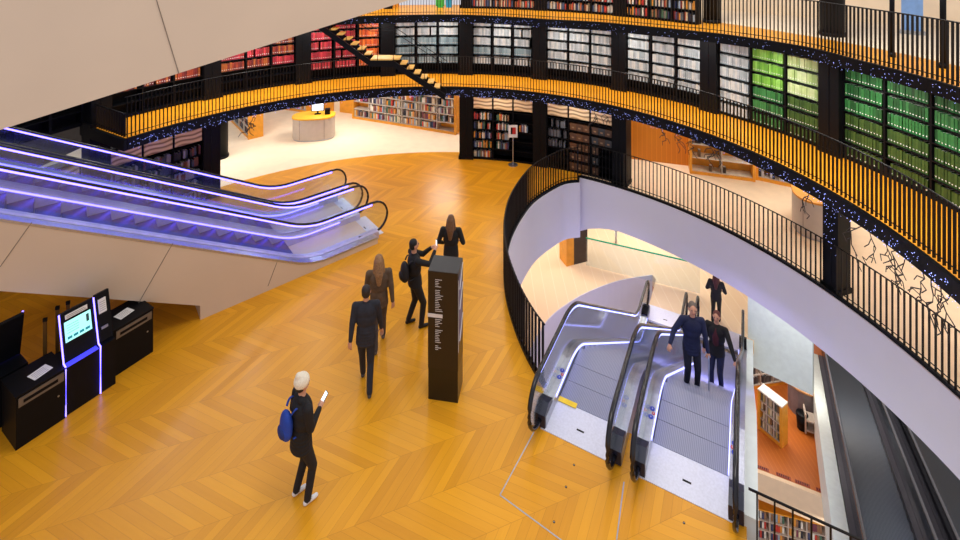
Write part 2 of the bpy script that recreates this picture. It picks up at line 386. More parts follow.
# ---- ring bookcases
def bookcase(loc, rz, w, h, d, rows, label, group=None, m=BLACKW, z0=.1, top=None, art=False, mshelf=None, name='bookcase'):
    root = empty(name, loc, rz, label, 'bookcase', group); ms = mshelf or m
    b = MB(); b.box(-w/2, w/2, d-.02, d, 0, h); b.build('back_panel', m, root)
    for s in (-1, 1): b = MB(); b.box(s*w/2-.018, s*w/2+.018, 0, d-.02, 0, h); b.build('side_panel', m, root)
    b = MB(); b.box(-w/2+.018, w/2-.018, .02, d-.02, 0, z0-.02); b.build('plinth', m, root)
    for z in rows: b = MB(); b.box(-w/2+.018, w/2-.018, .0, d-.02, z-.022, z); b.build('shelf', ms, root)
    b = MB(); b.box(-w/2-.018, w/2+.018, -.01, d, h, h+.03); b.build('top_panel', m, root)
    if art: b = MB(); b.box(-w/2+.03, w/2-.03, -.012, .02, art[0], art[1]); b.build('art_panel', ART, root)
    return root
GREEN = [(30, 94, 46), (40, 112, 56), (26, 80, 38), (50, 120, 64)]
DIMGREEN = [(50, 84, 34), (60, 92, 38), (40, 74, 28)]  # lower shelves: their weaker light is put into darker cover colours
LIME = [(110, 170, 60), (130, 188, 84), (92, 152, 50)]
PALEG = [(168, 190, 130), (182, 200, 150), (150, 178, 112)]
GREY = [(178, 190, 198), (162, 176, 184), (196, 202, 202), (146, 160, 168)]
BLUEG = [(124, 152, 164), (144, 166, 176), (104, 128, 140)]
RED = [(176, 44, 62), (150, 36, 56), (196, 62, 74), (140, 40, 40)]
ORNG = [(206, 92, 34), (190, 70, 30), (222, 122, 50)]
DRED = [(120, 42, 40), (150, 60, 40), (96, 32, 36), (168, 92, 44)]
def palette(bi, c, row):
    if bi == 0: return 'dark red', DRED
    if bi == 1: return 'dark red', DRED if row < 2 or random.random() < .5 else RED
    if bi == 2: return ('red', RED) if c < 2 else (('orange', ORNG) if row < 5 else ('grey', GREY))
    if bi == 3: return 'grey', GREY if row < 2 else BLUEG
    if bi == 4: return 'pale grey', GREY if row != 3 else BLUEG
    if bi == 5: return 'pale grey', GREY
    if bi == 6: return 'pale grey', GREY
    if bi == 7: return [('pale grey', GREY), ('lime green', LIME if row < 3 else GREEN), ('pale green', PALEG if row < 3 else DIMGREEN)][c]
    return 'green', GREEN if row < 3 else DIMGREEN
BAYN = ['left-end', 'second', 'red', 'red and orange', 'grey, stair-side', 'fourth', 'fifth', 'sixth', 'grey-to-green', 'right-hand green']
bays = [(-75, -60.5)] + list(zip(PA[:-1], PA[1:]))
BAYD = ['bay past the gallery end', 'bay nearest the beige flank', 'dark red bay above the ground desk', 'red bay at the top of the stair', 'bay behind the stair',
        'bay above the poster stand', 'bay above the ground archive boxes', 'all white bay before the green', 'bay where grey turns green', 'green bay at the right edge']
DIR = ['left', 'middle', 'right']
for bi, (a0, a1) in enumerate(bays):
    g = 1.35; lo, hi = a0+g, a1-g; cw = (hi-lo)/3
    for c in range(3):
        am = lo+cw*(c+.5); w = 2*9.98*math.tan(R(cw/2))-.005; rad = 9.97
        if bi == 0: rad = 10.3
        rows = [.06+.34*i for i in range(6)]
        bookcase(P(rad, am, Z1), -R(am), w, 2.14, .32, rows, 'black gallery bookcase, %s third of the %s' % (DIR[c], BAYD[bi]), 'black bookcases round the first gallery')
        for r in range(6):
            far = bi < 8
            if far and r == 5: continue
            if bi in (0, 1, 2) and r == 4: continue
            z = Z1+.06+.34*(5-r)
            cn, pal = palette(bi-1, c, r)
            t = .062; n = int((w-.07)/t); x = -w/2+.035+t/2
            lab = '%s bound volume, %s shelf, %s column, %s' % (cn, NTH[r], DIR[c], BAYD[bi])
            for q in range(n):
                if random.random() < .004: x += t; continue
                rgb = random.choice(pal); hh = random.choice((.25, .26, .27))
                key = '%d_%d_%d_%d' % (rgb+(int(hh*100),))
                me = book_mesh(key, rgb, t-.003, hh)
                loc = P(rad, am, z) + Matrix.Rotation(-R(am), 3, 'Z') @ Vector((x, .03+random.random()*.015, 0))
                kind = 'bound volumes'
                add_book(kind, key, me, loc, -R(am), lab, '%s volumes on the %s gallery shelf, %s column, bay %s' % (cn, NTH[r], DIR[c], BAYD[bi]), 'bound_volume', 'book')
                x += t
MIXED = [(196, 60, 50), (60, 70, 110), (214, 200, 170), (70, 110, 90), (190, 180, 170), (120, 60, 80), (220, 150, 60), (40, 44, 60), (150, 170, 190), (230, 226, 216), (150, 110, 80)]
def mixed_row(kind, root_loc, rz, w, z, t, label, group, fill=1., hmin=.2, pal=MIXED, dd=.05):
    n = int((w-.06)/t); x = -w/2+.03+t/2
    for q in range(n):
        if random.random() > fill: x += t; continue
        rgb = random.choice(pal); hh = random.choice((hmin, hmin+.03, hmin+.06)); key = 'm%d_%d_%d_%d_%d' % (rgb+(int(hh*100), int(t*1000)))
        me = book_mesh(key, rgb, t*random.choice((.97,)), hh, .15, False)
        loc = Vector(root_loc) + Matrix.Rotation(rz, 3, 'Z') @ Vector((x, dd+random.random()*.02, z))
        add_book('lending books', key, me, loc, rz, label, group, 'book', 'book'); x += t
# ground ring bays
for bi, (a0, a1, nm) in enumerate(((-78, -61.5, 'ground bay behind the rising escalators'), (-60.5, -44, 'ground bay left of the round black column'), (5, 20.5, 'ground bay behind the poster stand'), (20.5, 36.5, 'ground bay behind the curved railing'))):
    g = 1.4; lo, hi = a0+g, a1-g; cw = (hi-lo)/3
    for c in range(3):
        am = lo+cw*(c+.5); w = 2*10.0*math.tan(R(cw/2))-.005
        loc = P(10.0, am, 0); rows = [.08+.34*i for i in range(6)]
        bookcase(loc, -R(am), w, 2.3, .34, rows, 'swirl topped black bookcase, %s third, %s' % (DIR[c], nm), 'black bookcases on the ground level', art=(1.86, 2.26))
        for r in range(5):
            z = .08+.34*(4-r); rz = -R(am)
            lab = 'mixed book, %s shelf, %s column, %s' % (NTH[r], DIR[c], nm); grp = 'books on the %s shelf, %s column, %s' % (NTH[r], DIR[c], nm)
            if bi <= 1: mixed_row('ground level books', loc, rz, w, z, .06, lab, grp, .85, .2, [(60, 70, 90), (110, 60, 50), (150, 150, 160), (40, 40, 50)])
            elif bi == 2 and c < 2: mixed_row('ground level books', loc, rz, w*(.75 if c else 1), z, .05, lab, grp, .9 if not (c == 1 and r == 4) else 0)
            elif bi == 2 and r == 1: mixed_row('ground level books', loc, rz, w*.5, z, .05, lab, grp, .8)
            elif bi == 3 and c == 0 and r < 3: mixed_row('ground level books', loc, rz, w, z, .055, lab, grp, .8, .2, [(110, 116, 124), (80, 84, 92), (60, 62, 70)])
            elif bi == 3 and c > 0:
                BX = [(104, 70, 44), (90, 62, 44)] if c == 1 else [(84, 62, 48), (60, 62, 66)]
                for q in range(3):
                    rgb = BX[(q+r) % 2]; key = 'box%d_%d_%d' % rgb
                    if key not in BM:
                        b = MB(); b.box(-.11, .11, 0, .22, 0, .22); b.box(-.115, .115, -.005, .225, .17, .235); b.cur = 1; b.box(-.04, .04, -.006, 0, .07, .12)
                        BM[key] = b.mesh('archive_box', [mat('box_'+key, rgb, .7), mat('boxlab', (150, 120, 90), .7)])
                    if c == 2 and r > 1 and q != 0: continue
                    l2 = loc + Matrix.Rotation(rz, 3, 'Z') @ Vector((-w/2+.15+q*(w-.3)/2, .03, z))
                    add_book('archive boxes', key, BM[key], l2, rz, 'brown archive box, %s shelf, %s column, %s' % (NTH[r], DIR[c], nm), 'archive boxes on the %s shelf, %s column' % (NTH[r], DIR[c]), 'archive_box', 'box')
# upper gallery bookcases
for bi, (a0, a1, nm) in enumerate(((6, 19.5, 'upper bay above the poster stand'), (21.5, 35.5, 'upper bay at the top centre'), (37.6, 50.5, 'upper bay left of the hanging round column'))):
    cw = (a1-a0)/3
    for c in range(3):
        am = a0+cw*(c+.5); w = 2*10*math.tan(R(cw/2))-.005; loc = P(10.0, am, Z2)
        bookcase(loc, -R(am), w, 1.8, .34, [.08, .43, .78, 1.13, 1.48], 'dark bookcase, %s third, %s' % (DIR[c], nm), 'bookcases on the upper gallery')
        for r in range(3):
            mixed_row('upper gallery books', loc, -R(am), w, .08+.35*(2-r), .055, 'mixed book, %s column, %s' % (DIR[c], nm), 'books in the %s column, %s' % (DIR[c], nm), .95, .2,
                      [(200, 70, 60), (214, 196, 170), (190, 110, 70), (70, 90, 130), (206, 206, 200)] if bi < 2 else MIXED)
# free-standing shelving in pale wood
def run_case(p0, p1, h, d, cols, rows, label, frame=WOODE, back=GREYP, booklab=None, t=.075, fill=.95, pal=MIXED, kind='lending books', empty_cells=(), hm=.2, shelfm=None, topm=None):
    p0 = Vector(p0); p1 = Vector(p1); dv = p1-p0; L = dv.length; rz = math.atan2(dv.y, dv.x); mid = (p0+p1)/2
    root = empty('bookcase', mid, rz, label, 'bookcase')
    b = MB(); b.box(-L/2, L/2, d-.02, d, 0, h); b.build('back_panel', frame, root)
    for s in (-1, 1): b = MB(); b.box(s*L/2-.04, s*L/2+.04, -.02, d+.01, 0, h); b.build('side_panel', frame, root)
    b = MB(); b.box(-L/2, L/2, 0, d, 0, .12); b.build('plinth', frame, root)
    b = MB(); b.box(-L/2-.04, L/2+.04, -.02, d+.01, h, h+.04); b.build('top_panel', topm or frame, root)
    pitch = (h-.14)/rows
    for r in range(rows): b = MB(); b.box(-L/2+.04, L/2-.04, 0, d-.02, .12+pitch*r-.02, .12+pitch*r+.005); b.build('shelf', shelfm or GREYP, root)
    cwid = L/cols
    for c in range(1, cols): b = MB(); b.box(-L/2+c*cwid-.015, -L/2+c*cwid+.015, 0, d-.02, .12, h); b.build('divider', GREYP, root)
    for c in range(cols):
        for r in range(rows):
            if (c, r) in empty_cells: continue
            cc = mid + Matrix.Rotation(rz, 3, 'Z') @ Vector((-L/2+cwid*(c+.5), 0, 0))
            mixed_row(kind, cc, rz, cwid-.03, .13+pitch*r, t, 'book on the %s shelf of %s' % (NTH[rows-1-r], booklab), 'books on the %s shelf of %s' % (NTH[rows-1-r], booklab), fill, hm, pal, .04)
    return root
run_case(W(353, 118.5), W(455, 135), 2.15, .4, 6, 6, 'long wooden bookcase of lending books standing on the beige floor at the back', booklab='the long back bookcase', t=.075, empty_cells=((5, 0), (0, 1)), fill=.93)
run_case(W(281, 109), W(307, 113), 1.6, .35, 2, 4, 'small wooden bookcase beyond the curved desk', booklab='the small back bookcase', kind='small bookcase books', t=.07)
run_case(W(229, 119.5), W(248.5, 139.5), 1.75, .55, 4, 5, 'wooden ended bookcase standing sideways left of the curved desk', booklab='the sideways bookcase', kind='sideways bookcase books', t=.07, pal=[(70, 74, 90), (40, 44, 60), (110, 110, 120), (150, 90, 70)])
run_case(W(691, 173.5), W(754, 181.8), 1.95, .5, 2, 4, 'open wooden display shelf right of the orange wall panel', booklab='the display shelf', kind='display shelf books', t=.09, fill=.12, pal=[(60, 44, 36), (90, 70, 50), (40, 40, 46)], shelfm=mat('white_shelf', (232, 224, 210), .5))
run_case(W(757, 180), W(803, 190), 1.5, .45, 2, 3, 'second wooden display shelf beside the white rounded desk', booklab='the second display shelf', kind='second display books', t=.08, fill=.7, pal=[(120, 60, 40), (60, 60, 90), (180, 180, 190), (40, 40, 46)])
run_case(W(759, 429, ZB), W(781, 447.5, ZB), 1.35, .34, 3, 4, 'wooden bookcase with white top on the deep orange floor', topm=PAPER, booklab='the deep white-topped bookcase', kind='deep bookcase books', t=.06, pal=[(200, 180, 120), (190, 170, 140), (120, 90, 60), (90, 90, 80), (220, 210, 180)])
run_case(W(748, 390, ZB), W(786, 384, ZB), 1.3, .4, 3, 3, 'grey bookcase furthest back on the deep wooden floor', booklab='the far deep bookcase', kind='far deep books', t=.06, pal=[(90, 90, 90), (160, 150, 140), (60, 60, 66)])
run_case(W(752, 560, ZD), W(845, 585, ZD), 1.7, .4, 5, 5, 'bookcase at the very bottom below the pale slab edge', booklab='the lowest bookcase', kind='lowest books', t=.065)
flush_books()

# ------------------------------------------------------------------ walls, doors, panels
def wall(name, p0, p1, z0, z1, th, m, label):
    p0 = Vector((p0[0], p0[1], 0)); p1 = Vector((p1[0], p1[1], 0)); d = p1-p0; L = d.length
    b = MB(); b.box(0, L, 0, th, z0, z1); return struct(b.build(name, m, None, False, p0, math.atan2(d.y, d.x)), label)
dv = Vector((.936, -.352, 0)); nv = Vector((.352, .936, 0)); bp = W(353, 118.5)+nv*.55
wall('wall_back', bp-dv*14, bp+dv*13, 0, 3.0, .2, mat('back_wall', (236, 222, 200), .7, var=.03), 'pale wall behind the back bookcases')
for i, (x, y) in enumerate(((318, 114), (340, 117.2))):
    p = W(x, y); dd = (p-bp).dot(dv); q = bp+dv*dd-nv*.06
    b = MB(); b.box(-.42, .42, 0, .05, 0, 2.1); o = b.build('door_%d' % (i+1), WOODE, None, False, q, math.atan2(dv.y, dv.x)); struct(o, 'honey wood door in the back wall, %s of the two' % ('left' if i == 0 else 'right'))
    b = MB(); b.box(-.33, -.24, -.01, 0, .8, 1.9); b.box(.24, .33, -.01, 0, .8, 1.9); b.build('door_glass', mat('door_glass', (190, 210, 180), .2), o)
    b = MB(); b.tube([(.36 if i == 0 else -.36, -.05, .9), (.36 if i == 0 else -.36, -.05, 1.3)], .012); b.build('door_handle', STEEL, o)
wall('wall_right', W(628, 158.5), W(690, 166), 0, 2.8, .25, WOODP, 'orange wood panelled wall between bookcases and display shelf')
wall('wall_upper', P(14.5, 20)[:2], P(17, 75)[:2], Z2, Z2+2.5, .2, BEIGE, 'pale wall far behind the upper gallery')
wall('wall_left', (-17, 5), (-15.5, 21), 0, 8.5, -.3, mat('dark_wall', (26, 24, 28), .6), 'dark wall far left beyond the rising escalators')
# upper left beige flank, rising over the viewer's left
YA = 4.6; t = .953*YA; pA = Vector((-.96*YA, YA, 0)); ax = Vector((.77, .64, 0)); pB = pA+ax*t
zA = H-190*YA/500; zB = H-60*pB.y/500
b = MB(); L = t; e = 3.0; sl = (zB-zA)/L
b.strip([(-e, 11), (0, 11), (L, 11), (L+e, 11)], [(-e, zA-sl*e-.15), (0, zA), (L, zB), (L+e, zB+sl*e+.12)], 0, 1.4)
o = struct(b.build('wall_flank', CREAM, None, False, pA, math.atan2(ax.y, ax.x)), 'large smooth beige flank overhead at the upper left')
def hit(x, y, p, n):                      # where the view through a pixel meets an upright plane
    d = Vector(((x-CX)/F, 1, -(y-YH)/F)); c = Vector((0, 0, H)); tt = (Vector(p)-c).dot(n)/d.dot(n); return c+d*tt
nA = Vector((.64, -.77, 0))
s0, s1 = hit(155, -5, pA, nA), hit(179, 74, pA, nA)
b = MB(); b.tube([s0+nA*.004, s1+nA*.004], .004, 5); struct(b.build('trim_80', mat('seam', (120, 108, 96), .8)), 'thin seam across the beige flank')

# ------------------------------------------------------------------ escalators
def escalator(label, origin, rz, half, x1, x2, x3, slope, steps, clad, rub=RUBBER, gl=GL, led=None, led_deck=None, deckm=STEEL, deckw=.10, outer=(0, 0), group=None, plate=PLATE, sticker=False, ledh=.88, claddeck=None, yellow=False, wallm=WHITE, d0=.3, plate_x=None, inlet=True):
    root = empty('escalator', origin, rz, label, 'escalator', group)
    def raw(x): return slope*(min(max(x, x1), x2)-x1)
    def pr(x): return sum(raw(x+o) for o in (-.4, -.27, -.13, 0, .13, .27, .4))/7
    N = 90; xs = [x3*i/N for i in range(N+1)]; rr = .41; zc_ = .54
    for s in (-1, 1):
        y = s*half; pts = [(.85, y, pr(.85)+.16), (rr, y, zc_-rr)]
        for i in range(1, 12):
            a = -PI/2-PI*i/12; pts.append((rr+rr*math.cos(a), y, zc_+rr*math.sin(a)))
        pts += [(x, y, pr(x)+.95) for x in xs if rr <= x <= x3-rr]
        ze = pr(x3)
        for i in range(0, 13): a = PI/2-PI*i/12; pts.append((x3-rr+rr*math.cos(a), y, ze+zc_+rr*math.sin(a)))
        pts.append((x3-.85, y, ze+.16))
        b = MB(); b.tube(pts, .038, 8, .028); b.build('handrail', rub, root, True)
        top = []; bot = []
        fine = [rr*i/8 for i in range(8)]+[x for x in xs if rr <= x <= x3-rr]+[x3-rr+rr*i/8 for i in range(1, 9)]
        for x in fine:
            dx = rr-x if x < rr else (x-(x3-rr) if x > x3-rr else 0); hgt = math.sqrt(max(.0004, rr*rr-dx*dx))
            top.append((x, pr(x)+zc_+hgt-.03)); bot.append((x, max(pr(x)+.12 if x < .5 or x > x3-.5 else pr(x)+.17, pr(x)+zc_-hgt)))
        b = MB(); b.strip(top, bot, y-.006, y+.006); b.build('glass_balustrade', gl, root)
        yi0, yi1 = y-deckw-(outer[0] if s < 0 else 0), y+deckw+(outer[1] if s > 0 else 0)
        xd = [x for x in xs if d0 <= x <= x3-.3]
        b = MB(); b.strip([(x, pr(x)+.18) for x in xd], [(x, pr(x)-.12) for x in xd], y-deckw, y+deckw); b.build('side_deck', deckm, root)
        if s < 0 and outer[0]: b = MB(); b.strip([(x, pr(x)+.16) for x in xd], [(x, pr(x)-.9) for x in xd], yi0, y-deckw); b.build('outer_panel', claddeck or PALE, root)
        if s > 0 and outer[1]: b = MB(); b.strip([(x, pr(x)+.16) for x in xd], [(x, pr(x)-.9) for x in xd], y+deckw, yi1); b.build('outer_panel', claddeck or PALE, root)
        if led:
            xl = [x for x in xs if rr <= x <= x3-rr]
            b = MB(); b.strip([(x, pr(x)+ledh+.035) for x in xl], [(x, pr(x)+ledh) for x in xl], y-.014, y+.014); b.build('handrail_light', led, root)
        if led_deck:
            yy = y-s*(deckw+.008); xl = [x for x in xs if .9 <= x <= x3-.9]
            b = MB(); b.strip([(x, pr(x)+.17) for x in xl], [(x, pr(x)+.135) for x in xl], yy-.008, yy+.008); b.build('deck_light', led_deck, root)
        if inlet: b = MB(); b.strip([(.44, .22), (.62, .30), (.80, .24)], [(.44, .02), (.62, .02), (.80, .02)], y-.095, y+.095); b.build('handrail_inlet', mat('inlet_navy', (24, 30, 52), .4), root)
        if inlet: b = MB(); b.strip([(x3-.88, ze+.24), (x3-.62, ze+.32), (x3-.42, ze+.24)], [(x3-.88, ze), (x3-.62, ze), (x3-.42, ze)], y-.1, y+.1); b.build('handrail_inlet', BLACK, root)
        if sticker:
            for q, (mm, xx) in enumerate(((mat('sticker_blue', (30, 60, 190), .4), 1.30), (mat('sticker_blue', (30, 60, 190), .4), 1.46), (mat('sticker_red', (200, 40, 60), .4), 1.38))):
                b = MB(); yy = y-s*(.04+.03*(q == 2)); rs = .026 if q == 2 else .04; b.tube([(xx, yy, .18), (xx, yy, .186)], rs, 16); b.cur = 1; b.box(xx-.012, xx+.012, yy-.006, yy+.006, .186, .189); b.build('safety_sticker', [mm, TXT], root)
    # steps
    sd = .4; me = MB(); wI = half-deckw-.01; rise = abs(slope)*sd
    me.box(-sd/2+.004, sd/2-.004, -wI, wI, -.03, 0)
    if slope: sgn = -1 if slope > 0 else 1; x_r = sgn*(sd/2-.004); me.box(min(x_r, x_r-sgn*.02), max(x_r, x_r-sgn*.02), -wI, wI, -rise-.02, -.03)
    
    if steps is STEPB: me.cur = 1; me.box(-sd/2+.01, -sd/2+.10, -wI, wI, 0, .006)  # lighter strip added to stand in for light and dark step bands
    me = me.mesh('step', [steps, mat('step_light_band', (120, 130, 142), .5, var=.1)]); x0s = plate_x[1] if plate_x else .85; x = x0s+sd/2
    while x < x3-.85:
        put('step', me, root, (x, 0, raw(x) if x1 < x < x2 else pr(x) if False else raw(x))); x += sd
    for xa, xb, zz in ((plate_x[0] if plate_x else .1, x0s, 0), (x3-.85, x3-.05, pr(x3))):
        b = MB(); b.box(xa, xb, -half+.02, half-.02, zz-.03, zz+.012)
        b.cur = 1; b.box(xb-.06 if zz == 0 or xa < 1 else xa, xb if zz == 0 or xa < 1 else xa+.06, -wI, wI, zz+.012, zz+.02)
        b.cur = 2; xm = (xa+xb)/2-.1; b.box(xm, xm+.03, -.06, .06, zz+.012, zz+.014)
        b.build('comb_plate', [plate, steps, BLACK], root)
    if yellow:
        b = MB(); b.box(x0s-.1, x0s, wI-.32, wI, .022, .026); b.build('yellow_mark', mat('yellow_paint', (238, 200, 30), .5), root)
    if clad: clad(root, pr)
    return root
angU = math.atan2(U.y, U.x)
def clad_main(root, pr):
    for s in (-1, 1):
        xs = [.9+ (9.4-.9)*i/30 for i in range(31)]; y = s*.62
        b = MB(); b.strip([(x, pr(x)-.12) for x in xs], [(x, pr(x)-.75) for x in xs], y-.04, y+.04); b.build('truss_panel', mat('escalator_side', (200, 200, 222), .4, .0), root)
    b = MB(); xs = [.9+(9.4-.9)*i/30 for i in range(31)]
    b.strip([(x, pr(x)-.7) for x in xs], [(x, pr(x)-.76) for x in xs], -.6, .6); b.build('truss_underside', WHITE, root)
escalator('left lane of the glass sided escalators dropping from the wood floor', UV(7.25, -2.41), angU, .61, 2.2, 2.2+4.5/.7, 10.65, -.7, STEPM, clad_main, led=LEDW, led_deck=LEDW, plate_x=(.43, 1.12), d0=.45, sticker=True, group=None, yellow=True)
escalator('right lane of the glass sided escalators, carrying the riders down', UV(7.25, -.80), angU, .65, 2.2, 2.2+4.5/.7, 10.65, -.7, STEPM, clad_main, led=LEDW, led_deck=LEDW, plate_x=(.43, 1.12), d0=.45, sticker=True, outer=(.17, 0))
# rising pair at the left
AX = Vector((.77, .64, 0)).normalized(); NX = Vector((-.64, .77, 0)).normalized(); angA = math.atan2(-AX.y, -AX.x)
def AN(a, n, z=0): return Vector((a*AX.x+n*NX.x, a*AX.y+n*NX.y, z))
def clad_left(y0, y1, shell):
    def f(root, pr):
        x2 = 12.2; xs = sorted([.45+(x2-.45)*i/40 for i in range(41)]+[4.599, 4.601])
        bot = [(x, 0 if x < 4.6 else (x-4.6)*.55+.30) for x in xs]
        top = [(x, max(.03 if x < 4 else 0, pr(x)-.16, bo[1]+.02)) for x, bo in zip(xs, bot)]
        b = MB(); b.strip(top, bot, y0, y1 if not shell else .66); b.build('truss_body', CREAM, root)
        if shell:
            b = MB(); b.strip([(x, max(pr(x)+.12, bo[1]+.02)) for x, bo in zip(xs, bot)], bot, .66, y1); b.build('side_cladding', CREAM, root)
            b = MB(); b.strip([(x, pr(x)+.17) for x in xs], [(x, pr(x)+.12) for x in xs], .66, y1+.006); b.build('cladding_cap', STEEL, root)
    return f
kw = dict(led=LEDV, led_deck=LEDV, inlet=False, deckm=mat('lilac_steel', (190, 186, 214), .35, .3))
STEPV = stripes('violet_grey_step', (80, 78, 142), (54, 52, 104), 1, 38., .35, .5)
eA = escalator('near lane of the violet lit escalators rising to the left', AN(6.8, 12.72), angA, .56, 2.2, 12, 13.8, .56, STEPV, clad_left(-.66, .86, True), **kw)
eB = escalator('far lane of the violet lit escalators rising to the left', AN(6.75, 14.1), angA, .56, 2.2, 12, 13.8, .56, STEPV, clad_left(-.80, .72, False), **kw)
b = MB(); p0 = AN(0, 11.86)
for (xa, ya), (xb, yb) in (((32, 222), (0, 267)), ((173, 243), (138, 304)), ((277, 262), (268, 286))):
    q0 = hit(xa, ya, p0, NX); q1 = hit(xb, yb, p0, NX)
    m = MB(); inv = Matrix.Rotation(-angA, 4, 'Z') @ Matrix.Translation(-eA.location)
    m.tube([inv @ (q0-NX*.003), inv @ (q1-NX*.003)], .006, 5); m.build('panel_seam', mat('seam', (120, 108, 96), .8), eA)
# dark pair below the right
D = Vector((.515, .857, 0)).normalized(); DN = Vector((D.y, -D.x, 0)); angD = math.atan2(D.y, D.x)
L0 = Vector((10.1, 12.7, -6.2)); sD = -.345; back = 1.7/.345
top = L0-D*back; top.z = ZL
GDARK = mat('dark_bronze_panel', (66, 60, 66), .3, .5, var=.1)
def clad_dark(left):
    def f(root, pr):
        xs = [1.6+(24-1.6)*i/40 for i in range(41)]
        if left: b = MB(); b.strip([(x, pr(x)+.17) for x in xs], [(x, pr(x)-1.2) for x in xs], .80, 1.12); b.build('outer_cladding', PALE, root)
        b = MB(); b.strip([(x, pr(x)-.7) for x in xs], [(x, pr(x)-.8) for x in xs], -.7, .7); b.build('truss_underside', GDARK, root)
    return f
for i, off in enumerate((0, 1.75)):
    o = top+DN*off-D*1.6
    escalator(('%s of the two dark escalators deep under the white band at the lower right' % ('left', 'right')[i]), o, angD, .66, 1.6, 1.6+7.7/.345, 25.5, sD, STEPB, clad_dark(i == 0), rub=RUBBERB, gl=GLD, deckm=GDARK, deckw=.12, plate=GDARK)

# ------------------------------------------------------------------ levels below
arcL = cr([Vector((.6, 13.6, 0)), W(532, 345, ZL), W(547, 320, ZL), W(566, 304, ZL), W(590, 290.5, ZL), W(620, 280, ZL), W(652, 274.5, ZL)], 5)
endu = 16.3
fl = [Vector((-6, 13, 0))] + arcL + [UV(19.3, -3.0), UV(endu+.6, -3.0), UV(endu+.6, -.02), Vector((8.75, 15.85, 0)), Vector((10.1, 18.6, 0)), Vector((9.6, 27, 0)), Vector((-6, 27, 0))]
struct(slab('floor_lower', fl, ZL-.4, ZL, BEIGET), 'pale striped floor of the storey below seen through the void')
struct(ribbon('trim_81', arcL, ZL-3.2, ZL+.0, -.03, WHITE), 'white curved band under the edge of the lower floor')
wall('wall_lower', (8.42, 15.72), (9.75, 14.65), -5.35, -2.9, .3, PALE, 'pale white beam between the escalator groups')
b = MB(); pb = [W(563, 276, ZL), W(585, 262.5, ZL)]
pl = empty('pillar', W(578, 260, ZL), R(20), 'dark brown pillar with a wooden left face on the lower floor', 'pillar')
b = MB(); b.box(-.3, .3, -.2, .35, 0, 3.4); b.build('dark_face', mat('dark_brown', (60, 44, 32), .5), pl)
b = MB(); b.box(-.62, -.3, -.2, .35, 0, 3.4); b.build('wood_face', WOODE, pl)
p0 = W(586, 237.5, ZL+1.1); p1 = W(700, 263.5, ZL+1.1)
gb = empty('glass_balustrade', Vector((p0.x, p0.y, ZL)), 0, 'clear glass balustrade with green top edge across the lower floor', 'balustrade')
dz = p1-p0; L = dz.length; rz = math.atan2(dz.y, dz.x)
b = MB(); b.box(0, L, -.006, .006, .05, 1.08); g_ = b.build('glass_pane', GL, gb); g_.rotation_euler[2] = rz
b = MB(); b.box(0, L, -.02, .02, 1.07, 1.11); g_ = b.build('glass_edge', GEDGE, gb); g_.rotation_euler[2] = rz
q = W(616, 243, ZL); tr = MB(); tr.tube([(0, 0, 0), (0, 0, .5)], .04, 10); tr.ball((0, 0, .52), .06); tag(tr.build('bollard', STEEL, None, True, q), 'small steel bollard beyond the green edged glass', 'bollard')
# deep wooden floor
e0 = W(758, 469, ZB); e1 = W(832, 497.5, ZB); dd = (e1-e0).normalized(); nn = Vector((-dd.y, dd.x, 0))
q0 = e0-dd*4; q1 = e1+dd*.9
DWOOD = stripes('deep_orange_boards', (208, 122, 50), (192, 106, 40), 0, 7., .35, 0, .9)
struct(slab('floor_deep', [q0, q1, q1+nn*12, q0+nn*12], ZB-.3, ZB, DWOOD), 'orange board floor two storeys below')
wall('trim_83', q0, q1, ZB-.85, ZB-.0, -.12, mat('beige_edge', (240, 214, 180), .6, var=.03), 'beige slab edge of the deep floor')
wall('wall_deep', q0+nn*1.3, q1+nn*1.3, ZD, ZB-.3, .2, mat('ochre_panel', (214, 142, 30), .5, var=.05), 'ochre panel wall below the beige slab edge')
struct(slab('floor_bottom', [q0-nn*6, q1-nn*6, q1+nn*1.3, q0+nn*1.3], ZD-.3, ZD, BEIGE), 'floor at the very bottom of the void')
for i, t_ in enumerate((.06, .36, .62, .90)):
    c = e0.lerp(e1, t_)+nn*.08; b = MB(); b.box(-.2, .2, -.05, .05, 0, .015); b.cur = 1
    for j in range(6): b.box(-.18+.06*j, -.16+.06*j, -.035, .035, .015, .02)
    tag(b.build('floor_vent', [mat('vent_red', (150, 60, 40), .5), BLACK], None, False, c, math.atan2(dd.y, dd.x)), '%s small red-brown vent along the deep floor edge' % ('leftmost', 'second from left', 'third from left', 'rightmost')[i], 'vent', 'vents along the deep floor edge')
# deep furniture
dk = W(806, 428, ZB)
ds = empty('reception_desk', W(812, 409, ZB), 0, 'curved grey reception desk with wooden top on the deep floor', 'desk')
out = [(math.cos(R(a))*.8, math.sin(R(a))*.6) for a in range(90, 271, 15)]; inn = [(.9*math.cos(R(a))*.4, math.sin(R(a))*.3) for a in range(270, 89, -15)]
b = MB(); b.prism(out+inn, 0, .95); b.build('desk_body', mat('grey_desk', (120, 112, 118), .5), ds)
out2 = [(x*1.05, y*1.06) for x, y in out]; b = MB(); b.prism(out2+inn, .95, 1.0); b.build('desk_top', mat('desk_rim', (190, 140, 90), .5), ds)
mo = empty('monitor', W(812, 409, ZB)+Vector((-.35, .45, 1.0)), R(60), 'black monitor standing on the deep grey desk', 'monitor')
b = MB(); b.box(-.25, .25, -.02, .02, .12, .45); b.build('screen', BLACK, mo); b = MB(); b.box(-.03, .03, -.02, .02, 0, .2); b.box(-.12, .12, -.08, .08, 0, .02); b.build('stand', BLACK, mo)
b = MB(); b.tube([(0, 0, 0), (0, 0, .5)], [.15, .18], 16); b.tube([(0, 0, .5), (0, 0, .53)], [.19, .17], 16)
